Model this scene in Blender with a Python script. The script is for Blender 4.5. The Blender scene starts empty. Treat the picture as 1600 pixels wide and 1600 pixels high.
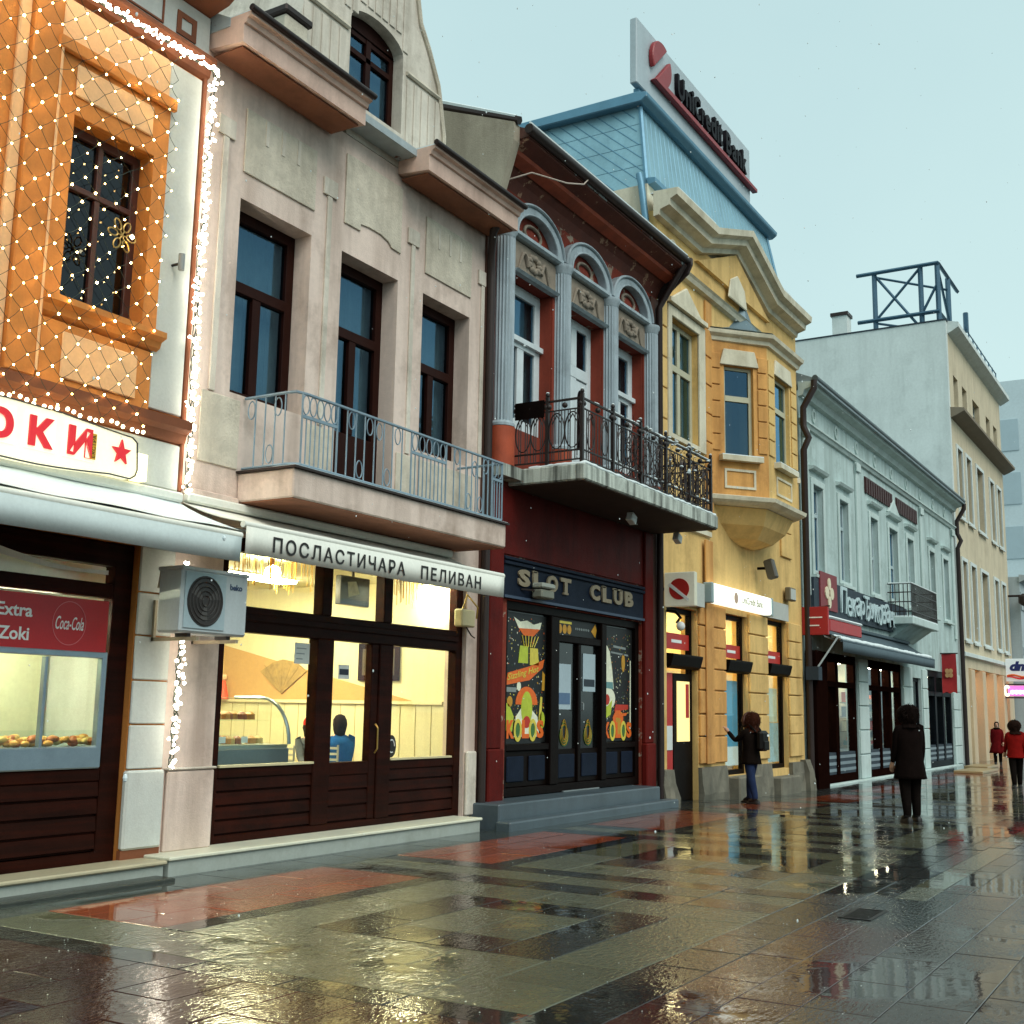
import bpy, bmesh, math, random
from mathutils import Vector, Matrix
R = math.radians
random.seed(7)
SC = bpy.context.scene
C = SC.collection

# ------------------------------------------------------------------ camera
cam = bpy.data.cameras.new('camera'); camo = bpy.data.objects.new('camera', cam); C.objects.link(camo)
YAW, PITCH, ROLL = R(59.042), R(9.4815), R(0.98)
fw = Vector((math.sin(YAW)*math.cos(PITCH), math.cos(YAW)*math.cos(PITCH), math.sin(PITCH)))
rt = Vector((math.cos(YAW), -math.sin(YAW), 0)); up = rt.cross(fw)
rt, up = math.cos(ROLL)*rt + math.sin(ROLL)*up, -math.sin(ROLL)*rt + math.cos(ROLL)*up
mw = Matrix((rt, up, -fw)).transposed().to_4x4(); mw.translation = Vector((0, -9.0, 1.6))
camo.matrix_world = mw
cam.sensor_fit = 'HORIZONTAL'; cam.sensor_width = 36; cam.lens = 36*1849.6/1600
cam.clip_start = 0.1; cam.clip_end = 2000
SC.camera = camo

# ------------------------------------------------------------------ sky, sun, exposure
SUN_EL, SUN_AZ = 48, 205          # soft overcast glow from above and behind the viewer
w = bpy.data.worlds.new('World'); SC.world = w; w.use_nodes = True
nt = w.node_tree; bg = nt.nodes['Background']
sky = nt.nodes.new('ShaderNodeTexSky'); sky.sky_type = 'NISHITA'; sky.sun_disc = False
sky.sun_elevation = R(SUN_EL); sky.sun_rotation = R(SUN_AZ); sky.air_density = 1.0; sky.dust_density = 3.0; sky.ozone_density = 2.0
mixw = nt.nodes.new('ShaderNodeMix'); mixw.data_type = 'RGBA'
mixw.inputs['Factor'].default_value = 0.86          # closed winter cloud over the clear sky
mixw.inputs['B'].default_value = (4.75, 7.0, 7.15, 1)
wc = nt.nodes.new('ShaderNodeTexCoord'); wn = nt.nodes.new('ShaderNodeTexNoise'); wn.inputs['Scale'].default_value = 1.6; wn.inputs['Detail'].default_value = 5
wr = nt.nodes.new('ShaderNodeMapRange'); wr.inputs['From Min'].default_value = .3; wr.inputs['From Max'].default_value = .7
wm = nt.nodes.new('ShaderNodeMix'); wm.data_type = 'RGBA'; wm.inputs['A'].default_value = (4.7, 6.5, 6.55, 1); wm.inputs['B'].default_value = (5.5, 7.35, 7.15, 1)
nt.links.new(wc.outputs['Generated'], wn.inputs['Vector']); nt.links.new(wn.outputs['Fac'], wr.inputs['Value']); nt.links.new(wr.outputs['Result'], wm.inputs['Factor']); nt.links.new(wm.outputs['Result'], mixw.inputs['B'])
nt.links.new(sky.outputs['Color'], mixw.inputs['A'])
nt.links.new(mixw.outputs['Result'], bg.inputs['Color'])
bg.inputs['Strength'].default_value = 0.1
sl = bpy.data.lights.new('sun', 'SUN'); slo = bpy.data.objects.new('sun', sl); C.objects.link(slo)
sl.energy = 1.5; sl.angle = R(40); sl.color = (1.0, 0.95, 0.88)
# light travels from the sky behind the camera towards the facades
sd = Vector((math.cos(R(SUN_EL))*0.42, math.cos(R(SUN_EL))*0.91, -math.sin(R(SUN_EL))))
slo.rotation_euler = sd.to_track_quat('-Z', 'Y').to_euler()
slo.location = (0, -20, 25)
SC.view_settings.view_transform = 'Standard'; SC.view_settings.look = 'None'
SC.view_settings.exposure = 0.37; SC.view_settings.gamma = 1.0
SC.render.engine = 'CYCLES'
SC.cycles.max_bounces = 6; SC.cycles.diffuse_bounces = 3; SC.cycles.glossy_bounces = 3
SC.cycles.transparent_max_bounces = 10; SC.cycles.transmission_bounces = 3
SC.cycles.caustics_reflective = False; SC.cycles.caustics_refractive = False
SC.cycles.sample_clamp_indirect = 6.0
SC.cycles.use_denoising = True

# ------------------------------------------------------------------ materials
def lin(h):
    h = h.lstrip('#'); o = []
    for i in (0, 2, 4):
        v = int(h[i:i+2], 16)/255
        o.append(v/12.92 if v <= .04045 else ((v+.055)/1.055)**2.4)
    return o
MATS = {}
def mat(name, col, rough=.75, var=.12, scale=1.5, bump=.0, bscale=60, metal=0., spec=.5, streak=0., dirt='#3a332b', sstretch=(1.7, 1.7, .2),
        emit=None, estr=0., objvar=0., fine=.06, coat=0., patch=None, pscale=1.2, pth=.62):
    if name in MATS: return MATS[name]
    m = bpy.data.materials.new(name); MATS[name] = m; m.use_nodes = True
    t = m.node_tree; N = t.nodes; L = t.links; b = N['Principled BSDF']
    c = lin(col) if isinstance(col, str) else col
    b.inputs['Roughness'].default_value = rough; b.inputs['Metallic'].default_value = metal
    b.inputs['Specular IOR Level'].default_value = spec
    b.inputs['Coat Weight'].default_value = coat; b.inputs['Coat Roughness'].default_value = .08
    geo = N.new('ShaderNodeNewGeometry')
    def noise(sc, det=4, vec=None, rg=.6):
        n = N.new('ShaderNodeTexNoise'); n.inputs['Scale'].default_value = sc; n.inputs['Detail'].default_value = det
        n.inputs['Roughness'].default_value = rg
        L.new(vec or geo.outputs['Position'], n.inputs['Vector']); return n.outputs['Fac']
    def math_(op, a, bb, clamp=False):
        n = N.new('ShaderNodeMath'); n.operation = op; n.use_clamp = clamp
        for i, x in enumerate((a, bb)):
            if x is None: continue
            if isinstance(x, (int, float)): n.inputs[i].default_value = x
            else: L.new(x, n.inputs[i])
        return n.outputs[0]
    def mixc(fac, a, bb):
        n = N.new('ShaderNodeMix'); n.data_type = 'RGBA'
        if isinstance(fac, (int, float)): n.inputs['Factor'].default_value = fac
        else: L.new(fac, n.inputs['Factor'])
        for k, x in (('A', a), ('B', bb)):
            if hasattr(x, 'is_linked') or not isinstance(x, (tuple, list)): L.new(x, n.inputs[k])
            else: n.inputs[k].default_value = (*x[:3], 1)
        return n.outputs['Result']
    n1 = noise(scale, 5)
    f = math_('MULTIPLY', math_('SUBTRACT', n1, .5), 4*var)
    f = math_('ADD', f, math_('MULTIPLY', math_('SUBTRACT', noise(scale*14, 3), .5), 4*fine))
    if objvar:
        oi = N.new('ShaderNodeObjectInfo'); f = math_('ADD', f, math_('MULTIPLY', math_('SUBTRACT', oi.outputs['Random'], .5), 2*objvar))
    val = math_('ADD', f, 1.0)
    hs = N.new('ShaderNodeHueSaturation'); hs.inputs['Color'].default_value = (*c, 1); L.new(val, hs.inputs['Value'])
    out = hs.outputs['Color']
    if patch:
        pf = N.new('ShaderNodeMapRange'); pf.inputs['From Min'].default_value = pth; pf.inputs['From Max'].default_value = pth+.04
        L.new(noise(pscale, 6, rg=.7), pf.inputs['Value'])
        out = mixc(pf.outputs['Result'], out, lin(patch))
    if streak:
        mp = N.new('ShaderNodeMapping'); mp.inputs['Scale'].default_value = sstretch; L.new(geo.outputs['Position'], mp.inputs['Vector'])
        s = N.new('ShaderNodeMapRange'); s.inputs['From Min'].default_value = .44; s.inputs['From Max'].default_value = .68
        s.inputs['To Max'].default_value = streak
        L.new(noise(1.5, 7, mp.outputs['Vector'], .62), s.inputs['Value'])
        out = mixc(s.outputs['Result'], out, lin(dirt))
        s2 = N.new('ShaderNodeMapRange'); s2.inputs['From Min'].default_value = .52; s2.inputs['From Max'].default_value = .66; s2.inputs['To Max'].default_value = min(.5, streak*.9)
        L.new(noise(.9, 8, rg=.72), s2.inputs['Value']); out = mixc(s2.outputs['Result'], out, lin(dirt))      # cloudy old stains
    L.new(out, b.inputs['Base Color'])
    if bump:
        bp = N.new('ShaderNodeBump'); bp.inputs['Strength'].default_value = min(1, bump); bp.inputs['Distance'].default_value = .01
        L.new(noise(bscale, 4), bp.inputs['Height']); L.new(bp.outputs['Normal'], b.inputs['Normal'])
    r = math_('ADD', math_('MULTIPLY', math_('SUBTRACT', noise(scale*3, 3), .5), .25*rough), rough, True); L.new(r, b.inputs['Roughness'])
    if emit:
        b.inputs['Emission Color'].default_value = (*lin(emit), 1); b.inputs['Emission Strength'].default_value = estr
    return m
def emis(name, col, s):
    if name in MATS: return MATS[name]
    m = bpy.data.materials.new(name); MATS[name] = m; m.use_nodes = True
    b = m.node_tree.nodes['Principled BSDF']; c = (*lin(col), 1)
    b.inputs['Base Color'].default_value = c; b.inputs['Emission Color'].default_value = c; b.inputs['Emission Strength'].default_value = s
    b.inputs['Roughness'].default_value = .4
    return m
def glass(name, tint='#ffffff', refl=1.0, rough=.0, wav=.0, gcol='#f0f6ff'):
    if name in MATS: return MATS[name]
    m = bpy.data.materials.new(name); MATS[name] = m; m.use_nodes = True
    t = m.node_tree; N = t.nodes; L = t.links; N.remove(N['Principled BSDF'])
    tr = N.new('ShaderNodeBsdfTransparent'); tr.inputs['Color'].default_value = (*lin(tint), 1)
    gl = N.new('ShaderNodeBsdfGlossy'); gl.inputs['Roughness'].default_value = rough; gl.inputs['Color'].default_value = (*lin(gcol), 1)
    ge = N.new('ShaderNodeNewGeometry'); dt = N.new('ShaderNodeVectorMath'); dt.operation = 'DOT_PRODUCT'
    L.new(ge.outputs['Normal'], dt.inputs[0]); L.new(ge.outputs['Incoming'], dt.inputs[1])
    def mm(op, a, b_, cl=False):
        n = N.new('ShaderNodeMath'); n.operation = op; n.use_clamp = cl
        for i, x in enumerate((a, b_)):
            if isinstance(x, (int, float)): n.inputs[i].default_value = x
            else: L.new(x, n.inputs[i])
        return n.outputs[0]
    sch = mm('POWER', mm('SUBTRACT', 1., mm('ABSOLUTE', dt.outputs['Value'], 0.)), 5.)
    fac = mm('MULTIPLY', mm('ADD', mm('MULTIPLY', sch, .95), .05), refl, True)      # thin pane: same from both sides
    mx = N.new('ShaderNodeMixShader'); L.new(fac, mx.inputs[0])
    L.new(tr.outputs[0], mx.inputs[1]); L.new(gl.outputs[0], mx.inputs[2]); L.new(mx.outputs[0], N['Material Output'].inputs['Surface'])
    if wav:
        no = N.new('ShaderNodeTexNoise'); no.inputs['Scale'].default_value = 1.2
        bp = N.new('ShaderNodeBump'); bp.inputs['Strength'].default_value = wav; bp.inputs['Distance'].default_value = .05
        L.new(ge.outputs['Position'], no.inputs['Vector']); L.new(no.outputs['Fac'], bp.inputs['Height'])
        L.new(bp.outputs[0], gl.inputs['Normal'])
    return m

# ------------------------------------------------------------------ mesh helpers
class MB:
    def __init__(s): s.v = []; s.f = []
    def face(s, *pts):
        n = len(s.v); s.v += [tuple(p) for p in pts]; s.f.append(tuple(range(n, n+len(pts)))); return s
    def box(s, x0, x1, y0, y1, z0, z1):
        n = len(s.v)
        s.v += [(x, y, z) for z in (z0, z1) for y in (y0, y1) for x in (x0, x1)]
        s.f += [tuple(n+i for i in q) for q in ((0,2,3,1),(4,5,7,6),(0,1,5,4),(2,6,7,3),(0,4,6,2),(1,3,7,5))]; return s
    def prism(s, poly, a, b, axis='x'):
        n = len(s.v); k = len(poly)
        for t in (a, b):
            for p, q in poly: s.v.append((t, p, q) if axis == 'x' else ((p, t, q) if axis == 'y' else (p, q, t)))
        s.f.append(tuple(n+i for i in range(k))); s.f.append(tuple(n+k+i for i in reversed(range(k))))
        for i in range(k):
            j = (i+1) % k; s.f.append((n+i, n+k+i, n+k+j, n+j))
        return s
    def ring(s, outer, inner, a, b, axis='y'):
        """frame between two outlines with as many points each"""
        k = len(outer); n = len(s.v)
        def P(p, t): return (t, *p) if axis == 'x' else ((p[0], t, p[1]) if axis == 'y' else (*p, t))
        for t in (a, b):
            s.v += [P(p, t) for p in outer]; s.v += [P(p, t) for p in inner]
        for i in range(k):
            j = (i+1) % k
            o0, i0, o1, i1 = n, n+k, n+2*k, n+3*k
            s.f += [(o0+i, o0+j, i0+j, i0+i), (o1+i, i1+i, i1+j, o1+j), (o0+i, o1+i, o1+j, o0+j), (i0+i, i0+j, i1+j, i1+i)]
        return s
    def rframe(s, x0, x1, z0, z1, t, y0, y1, tb=None):
        tb = t if tb is None else tb
        return s.ring([(x0,z0),(x1,z0),(x1,z1),(x0,z1)], [(x0+t,z0+tb),(x1-t,z0+tb),(x1-t,z1-t),(x0+t,z1-t)], y0, y1)
    def tube(s, pts, r, n=8, closed=False):
        pts = [Vector(p) for p in pts]; k = len(pts); base = len(s.v)
        rs = r if isinstance(r, (list, tuple)) else [r]*k
        prev = None
        for i, p in enumerate(pts):
            if closed: d = pts[(i+1) % k]-pts[i-1]
            else: d = pts[min(i+1, k-1)]-pts[max(i-1, 0)]
            d.normalize()
            if prev is None:
                u = d.orthogonal().normalized()
            else:
                u = prev - d*prev.dot(d)
                u = u.normalized() if u.length > 1e-6 else d.orthogonal().normalized()
            prev = u; w_ = d.cross(u)
            for a in range(n):
                q = 2*math.pi*(a+.5)/n; s.v.append(tuple(p+rs[i]*(math.cos(q)*u+math.sin(q)*w_)))
        for i in range(k if closed else k-1):
            A = base+i*n; B = base+((i+1) % k)*n
            for a in range(n):
                b = (a+1) % n; s.f.append((A+a, A+b, B+b, B+a))
        if not closed:
            s.f.append(tuple(base+a for a in reversed(range(n)))); s.f.append(tuple(base+(k-1)*n+a for a in range(n)))
        return s
    def lathe(s, c, prof, n=12, sx=1, sy=1):
        base = len(s.v)
        for r, z in prof:
            for a in range(n):
                q = 2*math.pi*a/n; s.v.append((c[0]+r*sx*math.cos(q), c[1]+r*sy*math.sin(q), c[2]+z))
        for i in range(len(prof)-1):
            for a in range(n):
                b = (a+1) % n; s.f.append((base+i*n+a, base+i*n+b, base+(i+1)*n+b, base+(i+1)*n+a))
        s.f.append(tuple(base+a for a in reversed(range(n)))); e = base+(len(prof)-1)*n; s.f.append(tuple(e+a for a in range(n)))
        return s
    def ball(s, c, r, nu=8, nv=5, sx=1, sy=1, sz=1):
        return s.lathe(c, [(max(1e-4, r*math.sin(math.pi*i/nv)), -r*sz*math.cos(math.pi*i/nv)) for i in range(nv+1)], nu, sx, sy)
    def octa(s, c, r):
        n = len(s.v); x, y, z = c
        s.v += [(x+r,y,z),(x-r,y,z),(x,y+r,z),(x,y-r,z),(x,y,z+r),(x,y,z-r)]
        s.f += [tuple(n+i for i in q) for q in ((0,2,4),(2,1,4),(1,3,4),(3,0,4),(2,0,5),(1,2,5),(3,1,5),(0,3,5))]; return s
    def wall(s, x0, x1, z0, z1, holes, y0, y1):
        """slab in the x-z plane with rectangular openings (x0,x1,z0,z1) and their reveals"""
        xs = sorted({x0, x1, *[h[0] for h in holes], *[h[1] for h in holes]}); xs = [x for x in xs if x0 <= x <= x1]
        zs = sorted({z0, z1, *[h[2] for h in holes], *[h[3] for h in holes]}); zs = [z for z in zs if z0 <= z <= z1]
        def solid(i, j):
            if i < 0 or j < 0 or i >= len(xs)-1 or j >= len(zs)-1: return False
            cx, cz = (xs[i]+xs[i+1])/2, (zs[j]+zs[j+1])/2
            return not any(h[0] < cx < h[1] and h[2] < cz < h[3] for h in holes)
        idx = {}
        def V(i, j, k):
            if (i, j, k) not in idx: idx[i, j, k] = len(s.v); s.v.append((xs[i], (y0, y1)[k], zs[j]))
            return idx[i, j, k]
        for i in range(len(xs)-1):
            for j in range(len(zs)-1):
                if not solid(i, j): continue
                s.f.append((V(i,j,0), V(i+1,j,0), V(i+1,j+1,0), V(i,j+1,0)))
                s.f.append((V(i,j,1), V(i,j+1,1), V(i+1,j+1,1), V(i+1,j,1)))
                if not solid(i-1, j): s.f.append((V(i,j,0), V(i,j+1,0), V(i,j+1,1), V(i,j,1)))
                if not solid(i+1, j): s.f.append((V(i+1,j,0), V(i+1,j,1), V(i+1,j+1,1), V(i+1,j+1,0)))
                if not solid(i, j-1): s.f.append((V(i,j,0), V(i,j,1), V(i+1,j,1), V(i+1,j,0)))
                if not solid(i, j+1): s.f.append((V(i,j+1,0), V(i+1,j+1,0), V(i+1,j+1,1), V(i,j+1,1)))
        return s
    def xf(s, M): s.v = [tuple(M @ Vector(v)) for v in s.v]; return s
    def build(s, name, m, parent=None, smooth=None, bevel=0., fix=True, **kw):
        off = Vector((0, 0, 0)); p = parent
        while p is not None: off = off+p.location; p = p.parent
        me = bpy.data.meshes.new(name)
        me.from_pydata([tuple(Vector(v)-off) for v in s.v], [], s.f)
        if (fix or smooth) and len(s.f) < 30000:
            bm = bmesh.new(); bm.from_mesh(me)
            if smooth: bmesh.ops.remove_doubles(bm, verts=bm.verts, dist=1e-5)
            bmesh.ops.recalc_face_normals(bm, faces=bm.faces); bm.to_mesh(me); bm.free()
        if smooth:
            for q in me.polygons: q.use_smooth = True
            me.set_sharp_from_angle(angle=R(smooth))
        me.materials.append(m)
        o = bpy.data.objects.new(name, me); C.objects.link(o)
        if parent is not None: o.parent = parent
        if bevel:
            bv = o.modifiers.new('bevel', 'BEVEL'); bv.width = bevel; bv.segments = 1; bv.limit_method = 'ANGLE'; bv.angle_limit = R(40)
        for k, v in kw.items(): o[k] = v
        return o
def thing(name, label, cat, loc=(0, 0, 0), group=None):
    o = bpy.data.objects.new(name, None); C.objects.link(o); o.location = loc; o.empty_display_size = .1
    o['label'] = label; o['category'] = cat
    if group: o['group'] = group
    return o
def tag(o, label, cat, group=None):
    o['label'] = label; o['category'] = cat
    if group: o['group'] = group
    return o
def inst(src, name, parent, loc, rot=None, scale=None):
    """another object that shares src's mesh; loc is relative to the parent"""
    o = bpy.data.objects.new(name, src.data); C.objects.link(o); o.parent = parent; o.location = loc
    if rot: o.rotation_euler = rot
    if scale: o.scale = scale
    return o
def text(name, s, m, parent, org, h, width=None, ext=.004, right=(1, 0, 0), upv=(0, 0, 1), bold=0., shear=0., spacing=1.0, center=False, **kw):
    """lettering as mesh: org = lower left corner of the line, h = cap height, width = total width"""
    cu = bpy.data.curves.new(name, 'FONT'); cu.body = s; cu.size = 1; cu.extrude = .5; cu.offset = bold; cu.shear = shear; cu.space_character = spacing
    cu.resolution_u = 3
    o = bpy.data.objects.new(name, cu); C.objects.link(o)
    bpy.context.view_layer.update()
    me = bpy.data.meshes.new_from_object(o); bpy.data.objects.remove(o)
    xs = [v.co.x for v in me.vertices]; ys = [v.co.y for v in me.vertices]
    if not xs: return None
    x0, x1, y0, y1 = min(xs), max(xs), min(ys), max(ys)
    sy = h/(y1-y0); sx = sy if width is None else width/(x1-x0)
    r = Vector(right); u = Vector(upv); n = r.cross(u)
    off = Vector((0, 0, 0)); p = parent
    while p is not None: off = off+p.location; p = p.parent
    og = Vector(org)-off
    if center: og = og - r*((x1-x0)*sx/2)
    for v in me.vertices:
        v.co = og + r*((v.co.x-x0)*sx) + u*((v.co.y-y0)*sy) + n*(v.co.z*ext)
    me.name = name; me.materials.clear(); me.materials.append(m)
    o = bpy.data.objects.new(name, me); C.objects.link(o)
    if parent is not None: o.parent = parent
    for k, v in kw.items(): o[k] = v
    return o
def smooth01(t): t = max(0, min(1, t)); return t*t*(3-2*t)
def gz(x): return -.2*smooth01((x-18)/10)
# ------------------------------------------------------------------ ground and paving
def wetstone(name, col, rough=.2, bump=.5, bscale=38, pud=.5, speck=.25, objvar=.12, spec=.5, pool=.03):
    if name in MATS: return MATS[name]
    m = bpy.data.materials.new(name); MATS[name] = m; m.use_nodes = True
    t = m.node_tree; N = t.nodes; L = t.links; b = N['Principled BSDF']
    geo = N.new('ShaderNodeNewGeometry'); pos = geo.outputs['Position']
    def noise(sc, det=4, vec=None):
        n = N.new('ShaderNodeTexNoise'); n.inputs['Scale'].default_value = sc; n.inputs['Detail'].default_value = det
        L.new(vec or pos, n.inputs['Vector']); return n.outputs['Fac']
    def M_(op, a, bb):
        n = N.new('ShaderNodeMath'); n.operation = op
        for i, x in enumerate((a, bb)):
            if isinstance(x, (int, float)): n.inputs[i].default_value = x
            else: L.new(x, n.inputs[i])
        return n.outputs[0]
    oi = N.new('ShaderNodeObjectInfo')
    val = M_('ADD', 1., M_('MULTIPLY', M_('SUBTRACT', noise(160, 2), .5), 4*speck))
    val = M_('ADD', val, M_('MULTIPLY', M_('SUBTRACT', noise(1.3, 4), .5), .7))
    val = M_('ADD', val, M_('MULTIPLY', M_('SUBTRACT', oi.outputs['Random'], .5), 2*objvar))
    hs = N.new('ShaderNodeHueSaturation'); hs.inputs['Color'].default_value = (*lin(col), 1); L.new(val, hs.inputs['Value'])
    L.new(hs.outputs['Color'], b.inputs['Base Color'])
    pm = N.new('ShaderNodeMapRange'); pm.inputs['From Min'].default_value = pud-.05; pm.inputs['From Max'].default_value = pud+.06
    L.new(M_('ADD', noise(.42, 3), M_('MULTIPLY', M_('SUBTRACT', noise(3.5, 3), .5), .22)), pm.inputs['Value'])
    P = pm.outputs['Result']      # 1 in standing water
    inv = M_('SUBTRACT', 1., P)
    rr = M_('ADD', M_('MULTIPLY', inv, rough), pool)
    rr = M_('ADD', rr, M_('MULTIPLY', M_('MULTIPLY', inv, M_('SUBTRACT', noise(9, 3), .5)), .2*rough/.2))
    b.inputs['Roughness'].default_value = .55; b.inputs['Specular IOR Level'].default_value = .15
    b.inputs['Coat Weight'].default_value = 1.; b.inputs['Coat IOR'].default_value = 1.41; L.new(rr, b.inputs['Coat Roughness'])     # film of water
    mp = N.new('ShaderNodeMapping'); mp.inputs['Scale'].default_value = (.55, 1.25, 1); mp.inputs['Rotation'].default_value = (0, 0, .6); L.new(pos, mp.inputs['Vector'])
    h = M_('ADD', M_('MULTIPLY', noise(bscale, 3, mp.outputs['Vector']), M_('ADD', M_('MULTIPLY', inv, bump), .03)), M_('MULTIPLY', noise(6.5, 2), .12))
    bp = N.new('ShaderNodeBump'); bp.inputs['Strength'].default_value = 1.0; bp.inputs['Distance'].default_value = .0045
    L.new(h, bp.inputs['Height']); L.new(bp.outputs['Normal'], b.inputs['Normal']); L.new(bp.outputs['Normal'], b.inputs['Coat Normal'])
    return m
STONES = {'grey': ('wet_grey_granite', '#4f4f3b', .09, 2.6, 24, .60, .35), 'dark': ('wet_dark_basalt', '#0d0e0b', .08, 1.1, 28, .56, .25), 'slate': ('wet_slate', '#2b3231', .10, .7, 36, .58, .15),
 'red': ('wet_red_granite', '#7e3517', .10, 1.1, 32, .58, .3), 'brown': ('wet_brown_granite', '#33130b', .07, 1.0, 28, .53, .3), 'field': ('wet_rose_granite', '#33261f', .06, .9, 28, .50, .3)}
ST = {k: wetstone(*v) for k, v in STONES.items()}
FAR = {k: wetstone('far_'+v[0], v[1], .05, v[3]*.3, v[4], .5, v[6]) for k, v in STONES.items()}
def strip_mesh(x0, x1, y0, y1, dz, n=60):
    mb = MB()
    for i in range(n):
        a = x0+(x1-x0)*i/n; b_ = x0+(x1-x0)*(i+1)/n
        mb.face((a, y0, gz(a)+dz), (b_, y0, gz(b_)+dz), (b_, y1, gz(b_)+dz), (a, y1, gz(a)+dz))
    return mb
gm = MB()
for (a, b_, n) in ((-400, 16, 4), (16, 30, 16), (30, 900, 4)):
    for i in range(n):
        p, q = a+(b_-a)*i/n, a+(b_-a)*(i+1)/n
        gm.face((p, -300, gz(p)-.03), (q, -300, gz(q)-.03), (q, 60, gz(q)-.03), (p, 60, gz(p)-.03))
gm.build('ground', mat('wet_mortar', '#2a2724', .35, .2, 3, .4, 60), kind='structure', fix=False)
pave = MB().build('pavement', ST['dark'], None, kind='structure') if False else None
rows = []     # (x0,x1,y0,y1,stone)
def lay(x0, x1, y0, y1, st, tx, ty, off=0.):
    ny = max(1, round((y1-y0)/ty)); dy = (y1-y0)/ny
    for j in range(ny):
        ya = y0+j*dy; x = x0; first = True
        while x < x1-.02:
            wdt = tx*(.5 if (first and (j % 2) and off) else 1); first = False
            xe = min(x1, x+wdt)
            if x1-xe < tx*.3: xe = x1
            rows.append((x, xe, ya, ya+dy, st)); x = xe
def panel(x0, x1):
    y0, y1 = -5.7, -2.5
    cx, cy = (x0+x1)/2, (y0+y1)/2
    o, i = 1.0, .52
    lay(x0, x1, y0, cy-o, 'grey', .68, .6); lay(x0, x1, cy+o, y1, 'grey', .68, .6)
    lay(x0, cx-o, cy-o, cy+o, 'grey', .68, .67); lay(cx+o, x1, cy-o, cy+o, 'grey', .68, .67)
    lay(cx-o, cx+o, cy-o, cy-i, 'dark', .67, .48); lay(cx-o, cx+o, cy+i, cy+o, 'dark', .67, .48)
    lay(cx-o, cx-i, cy-i, cy+i, 'dark', .48, .52); lay(cx+i, cx+o, cy-i, cy+i, 'dark', .48, .52)
    lay(cx-i, cx+i, cy-i, cy+i, 'grey', .52, .52)
    lay(x0, x1, -2.25, -1.02, 'red', .84, .41, 1); lay(x0, x1, -2.5, -2.25, 'dark', .84, .25)
def cross(xb, wd=(.45, .47, .35)):
    x = xb
    for k, d in enumerate(wd): lay(x, x+d, -5.7, -1.02, ('dark', 'grey', 'dark')[k], d, .78); x += d
    return x
lay(2.6, 5.5, -6.1, -1.3, 'brown', .92, .42, 1); lay(2.6, 5.5, -1.3, -1.02, 'dark', .92, .28)
lay(5.5, 5.78, -5.7, -1.02, 'dark', .28, .78); lay(5.78, 6.4, -5.7, -1.02, 'grey', .62, .78)
x = 6.4
while x < 62:
    panel(x, x+3.3); x = cross(x+3.3)
XE = x
lay(2.6, 13.9, -1.02, .1, 'slate', .66, .56, 1); lay(13.9, XE, -1.02, .4, 'slate', .66, .47, 1)
lay(5.5, XE, -6.1, -5.7, 'dark', .62, .4)
lay(9.6, XE, -6.32, -6.1, 'dark', .62, .22); lay(11.2, XE, -6.6, -6.32, 'grey', .84, .28); lay(11.2, XE, -6.85, -6.6, 'dark', .62, .25)
lay(2.6, 9.6, -6.85, -6.1, 'brown', .84, .375, 1); lay(9.6, 11.2, -6.85, -6.32, 'dark', .8, .53)
lay(2.6, XE, -14, -6.85, 'field', .84, .42, 1)
root = strip_mesh(2.5, XE, -14.1, .5, -.02).build('pavement', mat('wet_joint', '#191714', .3, .1, 4), kind='structure', fix=False)
unit = {}
bulk = {k: MB() for k in ST}
cand = []
for (xa, xb, ya, yb, st) in rows:
    cx, cy = (xa+xb)/2, (ya+yb)/2
    near = cx < 12.4 and cy > -9.1+.146*cx and cy < -8.6+1.32*cx and cx > 3.9
    cand.append((near, math.hypot(cx, cy+9), (xa, xb, ya, yb, st)))
cand.sort(key=lambda c: (not c[0], c[1]))
nsingle = 0
for near, d, (xa, xb, ya, yb, st) in cand:
    g = .0028; z = gz((xa+xb)/2)
    dz = random.uniform(-.0012, .0012)
    if near and nsingle < 298:
        nsingle += 1
        if st not in unit:
            u_ = MB(); c_ = .007
            # slab with eased arrises
            u_.v = [(-.5,-.5,-1), (.5,-.5,-1), (.5,.5,-1), (-.5,.5,-1), (-.5,-.5,-.12), (.5,-.5,-.12), (.5,.5,-.12), (-.5,.5,-.12),
                    (-.5+c_,-.5+c_,0), (.5-c_,-.5+c_,0), (.5-c_,.5-c_,0), (-.5+c_,.5-c_,0)]
            u_.f = [(0,1,5,4),(1,2,6,5),(2,3,7,6),(3,0,4,7),(4,5,9,8),(5,6,10,9),(6,7,11,10),(7,4,8,11),(8,9,10,11)]
            o = u_.build('slab', ST[st], root, fix=True); unit[st] = o
        else:
            o = inst(unit[st], 'slab', root, (0, 0, 0))
        o.location = ((xa+xb)/2, (ya+yb)/2, z+dz); o.scale = (xb-xa-2*g, yb-ya-2*g, .03)
        o.rotation_euler = (random.gauss(0, .0011), random.gauss(0, .0011), 0)
    else:
        t0 = random.gauss(0, .0006); mb = bulk[st]; zz = [gz(xa), gz(xb)]
        e = .0015
        mb.face((xa+g, ya+g, zz[0]+dz-t0), (xb-g, ya+g, zz[1]+dz+t0), (xb-g, yb-g, zz[1]+dz+t0), (xa+g, yb-g, zz[0]+dz-t0))
for k, mb in bulk.items():
    if mb.f: mb.build('far_slabs', FAR[k], root, fix=False, kind='stuff')
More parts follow.
